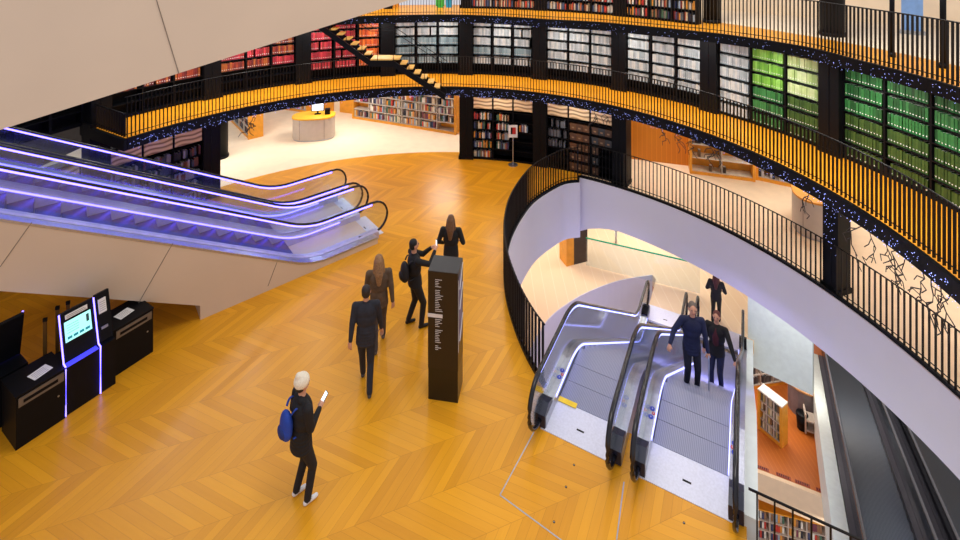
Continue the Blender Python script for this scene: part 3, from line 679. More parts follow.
tag(b.build('waste_bin', BLACK, None, True, W(802, 428, ZB)), 'black bin in front of the deep grey desk', 'bin')
cb = empty('book_trolley', W(815, 433, ZB), R(-25), 'small pale trolley with one shelf standing on the deep orange floor', 'trolley')
b = MB(); b.box(-.3, .3, -.2, .2, .45, .5); b.build('top_shelf', GREYP, cb); b = MB(); b.box(-.3, .3, -.2, .2, .12, .16); b.build('bottom_shelf', GREYP, cb)
for s in (-1, 1): b = MB(); b.box(s*.3-.02, s*.3+.02, -.22, .22, .05, .7); b.build('side_panel', GREYP, cb)

# ------------------------------------------------------------------ stair between the galleries
st = empty('staircase', (0, 0, 0), 0, 'slim dark staircase with lit treads crossing the grey and red bays', 'staircase')
ys0, ys1 = 15.75, 16.3
st.location = (-1.2, 16.4, Z1)
def sp(x, y, z): s = (y-YH)/(H-z) ; return x
LITWOOD = mat('lit_wood_tread', (250, 196, 104), .5, var=.08)  # bright tone puts the light on the wooden treads into the colour
xb, xl0, xl1, xt = -1.25, -2.75, -3.45, -5.2
nlow = 7
b0 = st.location
for i in range(nlow):
    f = (i+.5)/nlow; x = xb+(xl0-xb)*f; z = Z1+.1+(1.05)*(i+1)/nlow
    b = MB(); b.box(x-.095-b0.x, x+.095-b0.x, ys0+.05-b0.y, ys1-.05-b0.y, z-.04-b0.z, z-b0.z); b.build('tread', LITWOOD, st)
b = MB(); b.box(xl1-b0.x, xl0-b0.x, ys0-b0.y, ys1-b0.y, Z1+1.11-b0.z, Z1+1.15-b0.z); b.build('landing', LITWOOD, st)
for i in range(8):
    f = (i+.5)/8; x = xl1+(xt-xl1)*f; z = Z1+1.15+(Z2-Z1-1.15)*(i+1)/8
    b = MB(); b.box(x-.095-b0.x, x+.095-b0.x, ys0+.05-b0.y, ys1-.05-b0.y, z-.04-b0.z, z-b0.z); b.build('tread', LITWOOD, st)
for y in (ys0, ys1):
    path = [(xb+.15, Z1+.02), (xl0, Z1+1.08), (xl1, Z1+1.08), (xt, Z2-.05)]
    b = MB(); b.strip([(x-b0.x, z-b0.z+.03) for x, z in path], [(x-b0.x, z-b0.z-.17) for x, z in path], y-.02-b0.y, y+.02-b0.y); b.build('stringer', BLACK, st)
    b = MB(); b.tube([(x-b0.x, y-b0.y, z-b0.z+.95) for x, z in path], .012, 6); b.build('stair_handrail', BLACK, st)
    b = MB()
    for i in range(9):
        f = i/8; x = xb+(xt-xb)*f
        zz = Z1+.05+(x-xb)/(xl0-xb)*1.05 if x > xl0 else (Z1+1.1 if x > xl1 else Z1+1.1+(x-xl1)/(xt-xl1)*(Z2-Z1-1.15))
        b.box(x-.008-b0.x, x+.008-b0.x, y-.008-b0.y, y+.008-b0.y, zz-.05-b0.z, zz+.95-b0.z)
    b.build('stair_post', BLACK, st)['kind'] = 'stuff'

# ------------------------------------------------------------------ fairy lights
def fairy(pts, z0, z1, n, label, off=-.1, r=.011):
    m = MB()
    for i in range(n):
        k = random.random()*(len(pts)-1); a = int(k); p = Vector(pts[a]).lerp(Vector(pts[a+1]), k-a)
        d = (Vector(pts[a+1])-Vector(pts[a])).normalized(); nrm = Vector((d.y, -d.x, 0))
        q = p+nrm*(.085+random.random()*.04); m.octa((q.x, q.y, z0+(z1-z0)*random.random()), r*random.choice((.6, .8, 1, 1.2)))
    o = m.build('fairy_lights', FAIRY); return tag(o, label, 'fairy lights', None, 'stuff')
fairy(g1, Z1-.29, Z1-.03, 1100, 'tiny blue-white lights strung along the black edge of the first gallery', r=.007)
fairy(g2, Z2-.25, Z2-.02, 500, 'tiny blue-white lights strung along the black edge of the upper gallery', r=.006)
m = MB(); c = P(9.62, 71.6); rot = Matrix.Rotation(-R(71.8), 3, 'Z')
for i in range(60):
    q = CC+rot @ Vector((random.uniform(-.18, .18), 9.83, 0)); m.octa((q.x, q.y, random.uniform(.9, 2.7)), .008)
tag(m.build('fairy_lights', FAIRY), 'tiny lights scattered down the black column at the right railing', 'fairy lights', None, 'stuff')
WIRE = mat('dark_wire', (40, 34, 34), .6)
def twig(p, L, label, grp='dark light wires hanging below the first gallery edge'):
    m = MB(); p = Vector((0, 0, 0)); x = 0; pts = [p.copy()]
    for i in range(5):
        p = p+Vector((random.uniform(-.12, .12), random.uniform(-.03, .03), -L/5)); pts.append(p.copy())
        q = p+Vector((random.uniform(-.2, .2), 0, random.uniform(-.16, .04))); m.tube([p, q], .009, 4); m.tube([q, q+Vector((random.uniform(-.12, .12), 0, -.1))], .008, 4)
    m.tube(pts, .009, 4); return m, pts
for i, (a, L) in enumerate(((77, .4), (85.3, .55), (86.3, .6), (88.6, .4), (90.2, .5), (91.4, .55), (93.6, .45), (94.8, .55), (96, .6), (97.3, .6), (50, .3), (53, .3), (56, .25), (59, .3), (62, .25), (-41, .45), (-39, .35), (36, .3), (38, .25))):
    m, _ = twig(None, L, '')
    o = m.build('hanging_wire', WIRE, None, False, P(8.33-.04, a, Z1-.24), -R(a)); tag(o, 'thin dark branching light wire hanging from the first gallery edge', 'wire', 'dark light wires hanging below the first gallery edge')

# ------------------------------------------------------------------ totem sign
c0, c1, c2 = W(428, 399), W(458, 403.5), W(466, 384)
wv = (c1-c0); wl = wv.length; wv.normalize(); dn = Vector((-wv.y, wv.x, 0)); dl = .44
to = empty('directory_totem', c0, math.atan2(wv.y, wv.x), 'tall black directory totem standing in the middle of the wood floor', 'sign')
TH = 2.22
b = MB(); b.box(0, wl, 0, dl, .55, TH); tb_ = b.build('totem_body', SIGNK, to)
b = MB(); b.box(.004, wl-.004, .004, dl-.004, .0, .55); b.build('totem_base', mat('totem_base', (14, 12, 12), .3), to)
b = MB(); b.box(.0, wl, 0, dl, TH, TH+.02); b.build('top_cap', mat('totem_cap', (24, 24, 27), .35), to)
z = TH-.12; lines = 0
while z > .86:
    if 1.42 < z < 1.52: z -= .02; continue
    if random.random() < .16 and lines > 2: z -= .035; lines = 0; continue
    w = random.uniform(.05, .14); b = MB(); b.box(.13, .13+w, -.004, 0, z-.007, z); b.build('text_line', TXT, tb_); z -= .030; lines += 1
b = MB(); b.box(-.004, .26, -.006, 0, 1.44, 1.50); b.build('highlight_bar', TXT, tb_)
b = MB(); b.box(wl, wl+.004, .02, .04, .85, 2.1); b.build('side_stripe', TXT, tb_)
b = MB(); b.box(wl, wl+.004, .08, .36, .95, 2.1); b.build('side_map', mat('map_lavender', (120, 110, 135), .5), tb_)
for z in (1.0, 1.55, 1.9):
    b = MB(); b.tube([(wl+.006, .1, z), (wl+.006, .38, z+.3)], .012, 5); b.build('map_line', TXT, tb_)

# ------------------------------------------------------------------ poster stand, desks
ps = empty('poster_stand', W(513, 165), 0, 'slim floor stand holding a red and white notice before the ground bookcases', 'sign stand')
b = MB(); b.tube([(0, 0, 0), (0, 0, .02)], .17, 20); b.build('base', STEEL, ps); b = MB(); b.tube([(0, 0, .02), (0, 0, 1.0)], .02, 8); b.build('pole', STEEL, ps)
b = MB(); b.box(-.16, .16, -.015, .015, .98, 1.42); b.cur = 1; b.box(-.08, .1, -.018, -.015, 1.1, 1.34); b.cur = 2; b.box(-.08, -.02, -.02, -.018, 1.1, 1.34); b.build('notice', [PAPER, mat('notice_red', (190, 40, 40), .5), BLACK], ps)
def pod(label, loc, rx, ry, h, rz, mtop=WOODE, nm='service_desk'):
    d = empty(nm, loc, rz, label, 'desk'); pts = [(rx*math.copysign(abs(math.cos(R(a)))**.8, math.cos(R(a))), ry*math.copysign(abs(math.sin(R(a)))**.8, math.sin(R(a)))) for a in range(0, 360, 8)]
    b = MB(); b.prism([(x*.97, y*.97) for x, y in pts], .0, .06); b.build('plinth', STEEL, d)
    b = MB(); b.prism(pts, .06, h); b.build('desk_body', GREYP, d)
    b = MB(); b.prism([(x*1.03, y*1.03) for x, y in pts], h, h+.05); b.build('desk_top', mtop, d)
    for a in (-120, -60):
        x, y = rx*math.copysign(abs(math.cos(R(a)))**.8, math.cos(R(a))), ry*math.copysign(abs(math.sin(R(a)))**.8, math.sin(R(a)))
        b = MB(); b.box(x-.005, x+.005, y-.006, y+.01, .06, h); b.build('panel_joint', mat('seam', (120, 108, 96), .8), d)
    return d
YEL = mat('yellow_top', (226, 168, 30), .45, var=.08)
dl_ = W(314, 137); pod('oval pale grey desk with yellow top on the far beige floor', dl_, .82, .5, .85, R(8), YEL)
mo = empty('monitor', dl_+Vector((.12, .1, .9)), R(10), 'bright white monitor standing on the oval yellow topped desk', 'monitor')
b = MB(); b.box(-.25, .25, -.02, .03, .12, .46); b.build('screen_housing', BLACK, mo); b = MB(); b.box(-.22, .22, -.026, -.02, .15, .43); b.build('screen', SCRW, mo)
b = MB(); b.box(-.03, .03, -.01, .02, 0, .15); b.box(-.12, .12, -.08, .08, 0, .02); b.build('stand', BLACK, mo)
b = MB(); b.box(-.1, .1, -.08, .1, 0, .22); b.box(-.08, .08, -.09, -.08, .03, .1); tag(b.build('receipt_printer', BLACK, None, False, dl_+Vector((.52, .1, .9)), .2), 'black box device right of the monitor on the oval desk', 'printer')
dr = W(812, 229); pod('rounded white desk with wooden rim beside the dotted black column', dr+Vector((.15, .1, 0)), .55, .8, .98, R(-30), WOODE)
b = MB(); b.box(-.15, .15, -.2, .2, 0, .03); b.cur = 1; b.box(-.13, .13, -.1, .16, .03, .035); tag(b.build('laptop', [BLACK, mat('pale_blue', (150, 180, 215), .4)], None, False, dr+Vector((.1, .3, 1.03)), R(30)), 'flat dark and pale blue device lying on the rounded white desk', 'laptop')
# upper level oddments
up = W(858, 15, Z2)
run_l = empty('bookcase', up, R(-25), 'dark shelf unit on the pale floor beyond the upper railing', 'bookcase')
b = MB(); b.box(-.5, .5, .28, .3, 0, 1.5); b.build('back_panel', BLACKW, run_l)
for z in (.1, .5, .9, 1.3): b = MB(); b.box(-.5, .5, 0, .28, z, z+.03); b.build('shelf', BLACKW, run_l)
for x in (-.5, -.17, .17, .5): b = MB(); b.box(x-.015, x+.015, 0, .28, 0, 1.5); b.build('side_panel', BLACKW, run_l)
up = W(912, 34, Z2); sg = empty('display_panel', up, R(-35), 'tall pale blue display panel beyond the upper railing', 'display')
b = MB(); b.box(-.22, .22, -.03, .03, .1, 1.7); b.build('panel', mat('sky_blue', (120, 160, 215), .4), sg); b = MB(); b.box(-.26, .26, -.12, .12, 0, .1); b.build('foot', STEEL, sg)
for i, (x, rgb, nm) in enumerate(((440, (60, 170, 70), 'bright green'), (449, (40, 150, 190), 'turquoise'))):
    p = W(x, 7.5, Z2); b = MB(); b.box(-.16+.05*i, .16-.05*i, 0, .04, .05, 1.1); b.box(-.1, .1, -.05, .1, 0, .05)
    tag(b.build('banner_stand', mat('banner_'+nm, rgb, .5), None, False, p, 0), nm+' upright banner at the top edge on the upper gallery', 'banner')
wall('wall_upper_left', P(10.6, -34)[:2], P(10.6, -9)[:2], Z2, Z2+1.5, .2, WOODE, 'honey wood wall behind the upper gallery at top left')

# ------------------------------------------------------------------ kiosks at the left
kd = Vector((.52, .854, 0)).normalized(); kn = Vector((-kd.y, kd.x, 0)); rk = math.atan2(kd.y, kd.x)
def KP(p): return Vector((p.x, p.y, 0))
kA = W(15.7, 451)
SLOT = mat('slot_grey', (120, 116, 112), .35, .5)
def counter(loc, w, d, h, label):
    r = empty('book_return_counter', loc, rk, label, 'counter')
    b = MB(); b.box(0, w, 0, d, 0, h-.02); b.build('cabinet', BLACK, r)
    b = MB(); b.box(-.01, w+.01, -.01, d, h-.02, h); b.build('counter_top', BLACK, r)
    b = MB(); x0, x1 = .03, w-.03; b.box(x0, x1, -.014, 0, h-.19, h-.05); sf = b.build('slot_frame', SLOT, r)
    b = MB(); b.box(x0+.06, x1-.08, -.017, -.014, h-.15, h-.10); b.build('slot', BLACKW, sf)
    b = MB(); b.tube([(w-.1, -.008, h-.4), (w-.1, 0, h-.4)], .014, 10); b.build('lock', STEEL, r)
    return r
c1_ = counter(kA, .64, .62, .84, 'near black return counter with grey slot at the left edge')
b = MB(); b.box(-.13, .13, -.1, .1, 0, .004); b.cur = 1
for j in range(4): b.box(-.1, .08, -.07+.04*j, -.06+.04*j, .004, .005)
pm = b.mesh('paper_notice', [PAPER, mat('print_grey', (150, 150, 150), .7)])
tag(put('paper_notice', pm, None, kA+kd*.38+kn*.25+Vector((0, 0, .84)), rk+.2), 'white paper lying on the near black return counter', 'notice')
def kiosk(loc, label):
    r = empty('self_service_kiosk', loc, rk, label, 'kiosk')
    b = MB(); b.box(0, .5, 0, .5, 0, .82); b.build('cabinet', BLACK, r)
    b = MB(); b.side([(0, 0), (.0, 0)], 0, 0) if False else None
    M = Matrix.Translation((0, .08, .84)) @ Matrix.Rotation(R(-14), 4, 'X')
    b = MB(); b.box(.0, .5, 0, .06, 0, .78, M); pnl = b.build('screen_panel', BLACK, r)
    b = MB(); b.box(.06, .44, -.006, 0, .3, .62, M); b.build('screen', SCREEN, pnl)
    b = MB()
    for j in range(4): b.box(.09+.085*j, .155+.085*j, -.009, -.006, .335, .375, M)
    b.build('screen_buttons', mat('button_teal', (20, 130, 150), .4, emit=.5), pnl)
    b = MB()
    for j in range(4): b.box(.09, .26, -.009, -.006, .43+.04*j, .437+.04*j, M)
    b.box(.37, .41, -.009, -.006, .46, .58, M); b.build('screen_text', mat('screen_dark', (40, 80, 90), .4), pnl)
    b = MB(); b.box(.08, .40, -.012, -.006, .66, .73, M); b.cur = 1; b.box(.1, .38, -.014, -.012, .675, .685, M); b.box(.1, .36, -.014, -.012, .7, .71, M); b.build('header_card', [PAPER, mat('print_grey', (150, 150, 150), .7)], pnl)
    b = MB(); b.box(.03, .47, -.02, .1, .82, .835); b.build('scan_shelf', mat('blue_lit_glass', (60, 60, 235), .2, emit=1.2), r)
    b = MB(); b.tube([(0, -.02, .02), (0, -.02, .84), (0, .06, .86)], .012, 6); b.tube([(.0, .06, .86), tuple(M @ Vector((.0, -.01, .78)))], .012, 6); b.build('edge_light', LEDV, r)
    b = MB(); b.tube([(.5, -.02, .02), (.5, -.02, .84), (.5, .06, .86)], .012, 6); b.tube([(.5, .06, .86), tuple(M @ Vector((.5, -.01, .78)))], .012, 6); b.build('edge_light', LEDV, r)
    b = MB(); b.box(.52, .74, .0, .45, 0, .82); b.box(.52, .74, 0, .06, .0, .80, M); su = b.build('side_unit', BLACK, r)
    b = MB(); b.box(.56, .68, -.006, 0, .46, .70, M); b.cur = 1
    for j in range(5): b.box(.575, .665, -.008, -.006, .50+.035*j, .507+.035*j, M)
    b.build('side_card', [PAPER, mat('print_grey', (150, 150, 150), .7)], su)
    b = MB(); b.box(.57, .67, -.02, 0, .2, .24, M); b.build('card_reader', mat('reader_grey', (150, 150, 170), .3, .4), su)
    return r
kB = W(64.6, 419.8)
kiosk(kA+kd*.655-Vector((.03,0,0)), 'self service kiosk with teal screen and violet edge lights between two black counters')
kC = W(108.7, 380)
c2_ = counter(kA+kd*1.43+kn*.20, .66, .62, .86, 'far black return counter right of the lit kiosk, under the beige flank')
tag(put('paper_notice', pm, None, kA+kd*1.72+kn*.50+Vector((0, 0, .86)), rk+.2), 'white paper lying on the far black return counter', 'notice')
k2_ = kiosk(kA+kn*1.2+kd*.36, 'second self service kiosk, behind the near counter at the left edge'); k2_.rotation_euler[2] = rk+PI
for i, (x, yt, nm) in enumerate(((45, 318, 'left'), (57.5, 306, 'middle'), (68, 301, 'right'))):
    base = W(x, yt+78 if i < 2 else yt+74)
    p = hit(x, yt, base, Vector((0, 1, 0))); hgt = p.z
    r = empty('barrier_post', base, R(20), nm+' one of three slim bronze posts behind the lit kiosk', 'post')
    b = MB(); b.box(-.026, .026, -.012, .012, .02, hgt); b.build('post', mat('bronze_post', (110, 78, 34), .4, .4), r); b = MB(); b.tube([(0, 0, 0), (0, 0, .02)], .12, 16); b.build('foot', BLACK, r)
    b = MB(); b.box(-.03, .03, -.016, .016, hgt-.06, hgt); b.build('cap', BLACK, r)
# metal strips and inspection points in the wood floor
for (a, b_), z in ((((534, 432), (500, 495)), 1), (((500, 495), (565, 543)), 2), (((624, 482), (616, 545)), 3)):
    p0, p1 = W(*a), W(*b_); d = p1-p0; m = MB(); m.box(0, d.length, -.008, .008, 0, .003)
    struct(m.build('trim_%d' % (84+z), STEEL, None, False, p0, math.atan2(d.y, d.x)), 'thin metal strip let into the wood floor by the escalators')
for i, (x, y) in enumerate(((574, 465), (566, 487), (554, 522), (684, 523))):
    m = MB(); m.tube([(0, 0, 0), (0, 0, .004)], .016, 12); m.cur = 1; m.tube([(0, 0, .004), (0, 0, .005)], .007, 8)
    tag(m.build('floor_stud', [BLACK, STEEL], None, False, W(x, y)), ['dark stud in the wood floor nearest the left newel', 'middle dark stud of the three below the left newel', 'dark stud lowest of the three below the left newel', 'dark stud in the wood floor below the right lane'][i], 'stud')

# ------------------------------------------------------------------ people
SKIN = mat('skin', (205, 150, 120), .5, var=.05)
def ik(a, b, l1, l2, pole):
    d = b-a; L = min(d.length, (l1+l2)*.999); dn_ = d.normalized(); x = (l1*l1-l2*l2+L*L)/(2*L); h = math.sqrt(max(0, l1*l1-x*x))
    p = pole-dn_*pole.dot(dn_); p.normalize(); return a+dn_*x+p*h, a+dn_*L
class Body:
    def __init__(s): s.pr = []           # (kind, a, b, ra, rb, material)
    def cap(s, a, b, ra, rb, m): s.pr.append(('c', Vector(a), Vector(b), ra, rb, m))
    def ell(s, c, r, m): s.pr.append(('e', Vector(c), None, r, None, m))
    def mesh(s, name, mats, vox=.009, sm=4):
        b = MB()
        for kind, a, c, ra, rb, m in s.pr:
            if kind == 'e': b.ball(a, ra, 20, 12)
            else:
                n = 7; pts = []; rad = []; d = (c-a)
                if d.length < 1e-4: b.ball(a, ra, 14, 8); continue
                dn_ = d.normalized()
                for i in range(1, 5): t = -PI/2+PI/2*i/5; pts.append(a+dn_*ra*math.sin(t)); rad.append(ra*math.cos(t))
                for i in range(5): pts.append(a+d*i/4); rad.append(ra+(rb-ra)*i/4)
                for i in range(1, 5): t = PI/2*i/5; pts.append(c+dn_*rb*math.sin(t)); rad.append(rb*math.cos(t))
                b.tube(pts, rad, 14, rad)
        me = b.mesh(name+'_src', mats[0]); o = put(name+'_tmp', me)
        r = o.modifiers.new('r', 'REMESH'); r.mode = 'VOXEL'; r.voxel_size = vox
        q = o.modifiers.new('s', 'SMOOTH'); q.iterations = sm; q.factor = .5
        bpy.context.view_layer.update(); dg = bpy.context.evaluated_depsgraph_get()
        out = bpy.data.meshes.new_from_object(o.evaluated_get(dg)); bpy.data.objects.remove(o); bpy.data.meshes.remove(me)
        out.name = name; out.materials.clear()
        for m in mats: out.materials.append(m)
        idx = []
        for p in out.polygons:
            c = p.center; best = 9; bi = 0
            for kind, a, e, ra, rb, m in s.pr:
                if kind == 'e':
                    v = c-a; k_ = math.sqrt((v.x/ra[0])**2+(v.y/ra[1])**2+(v.z/ra[2])**2); dd_ = (k_-1)*min(ra)
                else:
                    d = e-a; L2 = d.length_squared; t = 0 if L2 == 0 else max(0, min(1, (c-a).dot(d)/L2)); dd_ = (c-(a+d*t)).length-(ra+(rb-ra)*t)
                if dd_ < best: best = dd_; bi = m
            idx.append(bi)
        out.polygons.foreach_set('material_index', idx); out.polygons.foreach_set('use_smooth', [True]*len(idx)); out.update(); return out
def hand(B, wr, d, side, curl=.5, up=Vector((0, 0, 1)), k=1.):
    d = d.normalized(); x = d.cross(up)
    if x.length < .1: x = d.cross(Vector((0, 1, 0)))
    x.normalize(); n = x.cross(d).normalized()     # n = back of hand
    kn_ = wr+d*.085*k
    B.cap(wr, wr+d*.05*k, .027*k, .026*k, 0)
    for i, (o, L) in enumerate(((-.03, .068), (-.01, .078), (.01, .072), (.03, .056))):
        r0 = kn_+x*o*k; B.cap(wr+d*.03*k+x*o*.6*k, r0, .015*k, .012*k, 0)
        t1 = r0+(d*math.cos(curl*.7)-n*math.sin(curl*.7))*L*.5*k; t2 = t1+(d*math.cos(curl*1.8)-n*math.sin(curl*1.8))*L*.5*k
        B.cap(r0, t1, .0105*k, .0095*k, 0); B.cap(t1, t2, .0095*k, .008*k, 0)
    tb = wr+d*.025*k-x*side*.025*k; tm = tb+(d*.6-x*side*.6-n*.4).normalized()*.04*k; B.cap(tb, tm, .013*k, .011*k, 0); B.cap(tm, tm+(d*.8-n*.5).normalized()*.03*k, .011*k, .009*k, 0)
def person(label, loc, rz, h=1.7, coat=(20, 20, 26), legs=(18, 20, 28), shoe=(20, 20, 20), footL=(-.1, 0, 0), footR=(.1, 0, 0), handL=(-.28, .08, .80), handR=(.28, .08, .80),
           lean=(0, 0), head=(0, 0), hair='short', haircol=(50, 34, 24), coatlen=0.03, build=1.1, shirt=None, sleeve_curl=(.5, .5), hipz=None, hoodie=None):
    k = h/1.72; root = empty('person', loc, rz, label, 'person')
    nm = 'c%d_%d_%d' % coat
    mats = [SKIN, mat('jacket_'+nm, coat, .8, var=.2, scale=12), mat('trousers_%d_%d_%d' % legs, legs, .8, var=.2, scale=12), mat('shoe_%d_%d_%d' % shoe, shoe, .6), mat('shirt_%d_%d_%d' % (shirt or coat), shirt or coat, .8)]
    B = Body(); w = build
    hz = (hipz or .925)*k; hip = Vector((0, 0, hz)); lv = Vector((lean[0], lean[1], 0))
    chest = hip+Vector((0, 0, .42*k))+lv*.8; nk = hip+Vector((0, 0, .58*k))+lv
    sh = [nk+Vector((s*.175*w*k, 0, -.055*k)) for s in (-1, 1)]
    # legs
    for s, f in ((-1, footL), (1, footR)):
        hp = hip+Vector((s*.085*k, 0, -.02)); an = Vector(f)*1.0+Vector((0, 0, .085*k)); kn_, an = ik(hp, an, .43*k, .42*k, Vector((0, 1, 0)))
        B.cap(hp, kn_, .088*k*w, .066*k, 2); B.cap(kn_, an, .064*k, .052*k, 2)
        B.cap(an+Vector((0, -.03, -.045*k)), an+Vector((0, .13*k, -.052*k)), .037*k, .03*k, 3); B.cap(an, an+Vector((0, 0, -.03)), .045*k, .042*k, 3)
    B.ell(hip+Vector((0, 0, .01)), (.155*k*w, .115*k*w, .12*k), 2)
    # torso
    B.ell(hip+Vector((0, 0, .12*k))+lv*.2, (.155*k*w, .115*k*w, .16*k), 1); B.ell(hip+Vector((0, 0, .30*k))+lv*.5, (.17*k*w, .12*k*w, .2*k), 1)
    B.ell(chest, (.178*k*w, .122*k*w, .17*k), 1); B.cap(sh[0], sh[1], .062*k, .062*k, 1); B.cap(chest+Vector((0, 0, .08)), nk, .085*k, .062*k, 1)
    if coatlen:
        for q in range(5): B.ell(hip+Vector((0, 0, .10-(.10+coatlen)*q/4))+lv*.1, (.158*k*w+.003*q, .122*k*w+.003*q, .075*k), 1)
    if shirt: B.ell(chest+Vector((0, .045*k, -.10*k)), (.085*k*w, .10*k*w, .25*k), 4)
    if hoodie: B.cap(nk+Vector((-.06, -.04, .0)), nk+Vector((.06, -.04, .0)), .05*k, .05*k, 1)
    hd = nk+Vector((head[0], head[1], .19*k)); B.cap(nk, hd-Vector((0, 0, .06)), .055*k, .05*k, 0)
    # arms
    wrs = []
    for s, S, hh, cu in ((-1, sh[0], handL, sleeve_curl[0]), (1, sh[1], handR, sleeve_curl[1])):
        t = Vector(hh)*1.0; t.z *= 1; el, wr = ik(S, t, .29*k, .26*k, Vector((s*.5, -.6, -.6)))
        B.cap(S, el, .060*k*w, .050*k*w, 1); B.cap(el, wr-(wr-el)*.06, .049*k*w, .038*k, 1); B.cap(wr-(wr-el)*.1, wr, .026*k, .025*k, 0)
        hand(B, wr, wr-el, s, cu, k=k); wrs.append((wr, (wr-el).normalized()))
    # head
    B.ell(hd, (.075*k, .092*k, .108*k), 0); B.ell(hd+Vector((0, .025, -.055))*k, (.055*k, .062*k, .055*k), 0)
    B.cap(hd+Vector((0, .088, .01))*k, hd+Vector((0, .108, -.022))*k, .010*k, .014*k, 0)
    for s in (-1, 1): B.ell(hd+Vector((s*.076, -.002, -.01))*k, (.012*k, .022*k, .032*k), 0)
    put('body', B.mesh('body', mats), root)
    m = MB()
    for s in (-1, 1): m.ball(hd+Vector((s*.03, .084, .012))*k, .0115*k, 8, 6)
    m.build('eyes', mat('eye_dark', (30, 24, 22), .3), root, True)
    m = MB(); m.tube([hd+Vector((-.024, .083, -.056))*k, hd+Vector((0, .09, -.058))*k, hd+Vector((.024, .083, -.056))*k], .006*k, 6); m.build('mouth', mat('lips', (150, 80, 70), .5), root, True)
    hm = mat('hair_%d_%d_%d' % haircol, haircol, .6, var=.3, scale=40)
    if hair in ('short', 'long'):
        HB = Body(); HB.ell(hd+Vector((0, -.018, .028))*k, (.083*k, .09*k, .095*k), 0); HB.ell(hd+Vector((0, -.035, -.02))*k, (.079*k, .07*k, .08*k), 0)
        if hair == 'long':
            HB.cap(hd+Vector((0, -.06, 0))*k, hd+Vector((0, -.10, -.22))*k, .08*k, .085*k, 0); HB.cap(hd+Vector((0, -.10, -.2))*k, hd+Vector((0, -.135, -.38))*k, .085*k, .045*k, 0)
            for s in (-1, 1): HB.cap(hd+Vector((s*.07, -.02, 0))*k, hd+Vector((s*.09, -.03, -.22))*k, .03*k, .035*k, 0)
        put('hair', HB.mesh('hair', [hm], .01, 3), root)
    return root, hd, wrs, k
def yaw(dx, dy): return -math.atan2(dx, dy)
def world(root, p): return Matrix.Translation(root.location) @ (Matrix.Rotation(root.rotation_euler[2], 4, 'Z') @ Vector(p))
def backpack(root, at, label, rgb, k=1.):
    r = empty('backpack', world(root, at), root.rotation_euler[2], label, 'backpack')
    B = Body(); B.ell((0, 0, 0), (.14*k, .085*k, .20*k), 0); B.ell((0, -.01, -.07), (.145*k, .09*k, .14*k), 0); m = mat('bag_%d_%d_%d' % rgb, rgb, .7, var=.2)
    put('bag_body', B.mesh('bag_body', [m], .01, 3), r)
    B = Body(); B.ell((0, -.075*k, -.07*k), (.105*k, .045*k, .09*k), 0); put('front_pocket', B.mesh('front_pocket', [mat('bagp_%d_%d_%d' % rgb, tuple(int(c*.7) for c in rgb), .7)], .01, 3), r)
    for s in (-1, 1):
        mm = MB(); mm.tube(cr([(s*.09, .04, .17), (s*.115, .10, .235), (s*.12, .20, .19), (s*.125, .235, .05), (s*.14, .17, -.1), (s*.12, .05, -.15)], 5), .02*k, 6, .008); mm.build('strap', m, r, True)
    return r
def phone(root, at, label, rz=0, tilt=-.5):
    m = MB(); m.box(-.036, .036, -.004, .004, -.075, .075); m.cur = 1; m.box(-.032, .032, -.0055, -.004, -.068, .068)
    o = m.build('phone', [BLACK, SCRW], None, False, world(root, at), root.rotation_euler[2]+rz); o.rotation_euler[0] = tilt
    return tag(o, label, 'phone')
# 1. white beanie
p1, hd, wr, k = person('person in black with a white knitted hat looking at a phone, lower left', W(301, 500), yaw(.74, .67), 1.68, (14, 14, 18), (18, 18, 24), (225, 225, 225),
      footL=(-.11, -.02, 0), footR=(.11, .05, 0), handR=(.06, .25, 1.20), handL=(-.2, .18, .98), lean=(0, .02), hoodie=True, build=1.16, hair='short', haircol=(30, 24, 22), coatlen=.11, sleeve_curl=(.9, 1.0))
HB = Body(); HB.ell(hd+Vector((0, -.01, .045)), (.10, .112, .108), 0); HB.cap(hd+Vector((0, -.03, .07)), hd+Vector((0, -.05, .13)), .08, .05, 0); put('beanie', HB.mesh('beanie', [mat('cream_knit', (236, 228, 206), .9, var=.12, scale=60, bump=.4)], .01, 3), p1)
backpack(p1, (-.05, -.19, 1.17), 'blue backpack on the back of the person with the white hat', (20, 62, 160), .95)
phone(p1, wr[1][0]+wr[1][1]*.10+Vector((0, .02, .03)), 'phone with lit screen held by the person with the white hat', 0, -.7)
# 2. photographer
p2, hd, wr, k = person('person in black raising a phone to take a picture, left of the totem', W(415, 326), yaw(.88, .45), 1.72, (16, 16, 20), (14, 14, 18), (10, 10, 12),
      footL=(-.13, -.10, 0), footR=(.11, .10, 0), handR=(.10, .40, 1.50), handL=(-.04, .38, 1.50), lean=(0, -.02), haircol=(14, 12, 14), sleeve_curl=(1, 1))
backpack(p2, (0, -.22, 1.2), 'black backpack worn by the person raising a phone', (22, 22, 28))
phone(p2, (.03, .47, 1.60), 'glowing phone held up beside the totem', 0, .0)
# 3. woman beyond the totem
person('woman with long brown hair in black, standing beyond the totem', W(451, 291), yaw(.1, 1), 1.66, (16, 16, 18), (16, 16, 20), haircol=(110, 74, 44), hair='long', coatlen=.05, handL=(-.2, .15, 1.0), handR=(.2, .2, 1.05))
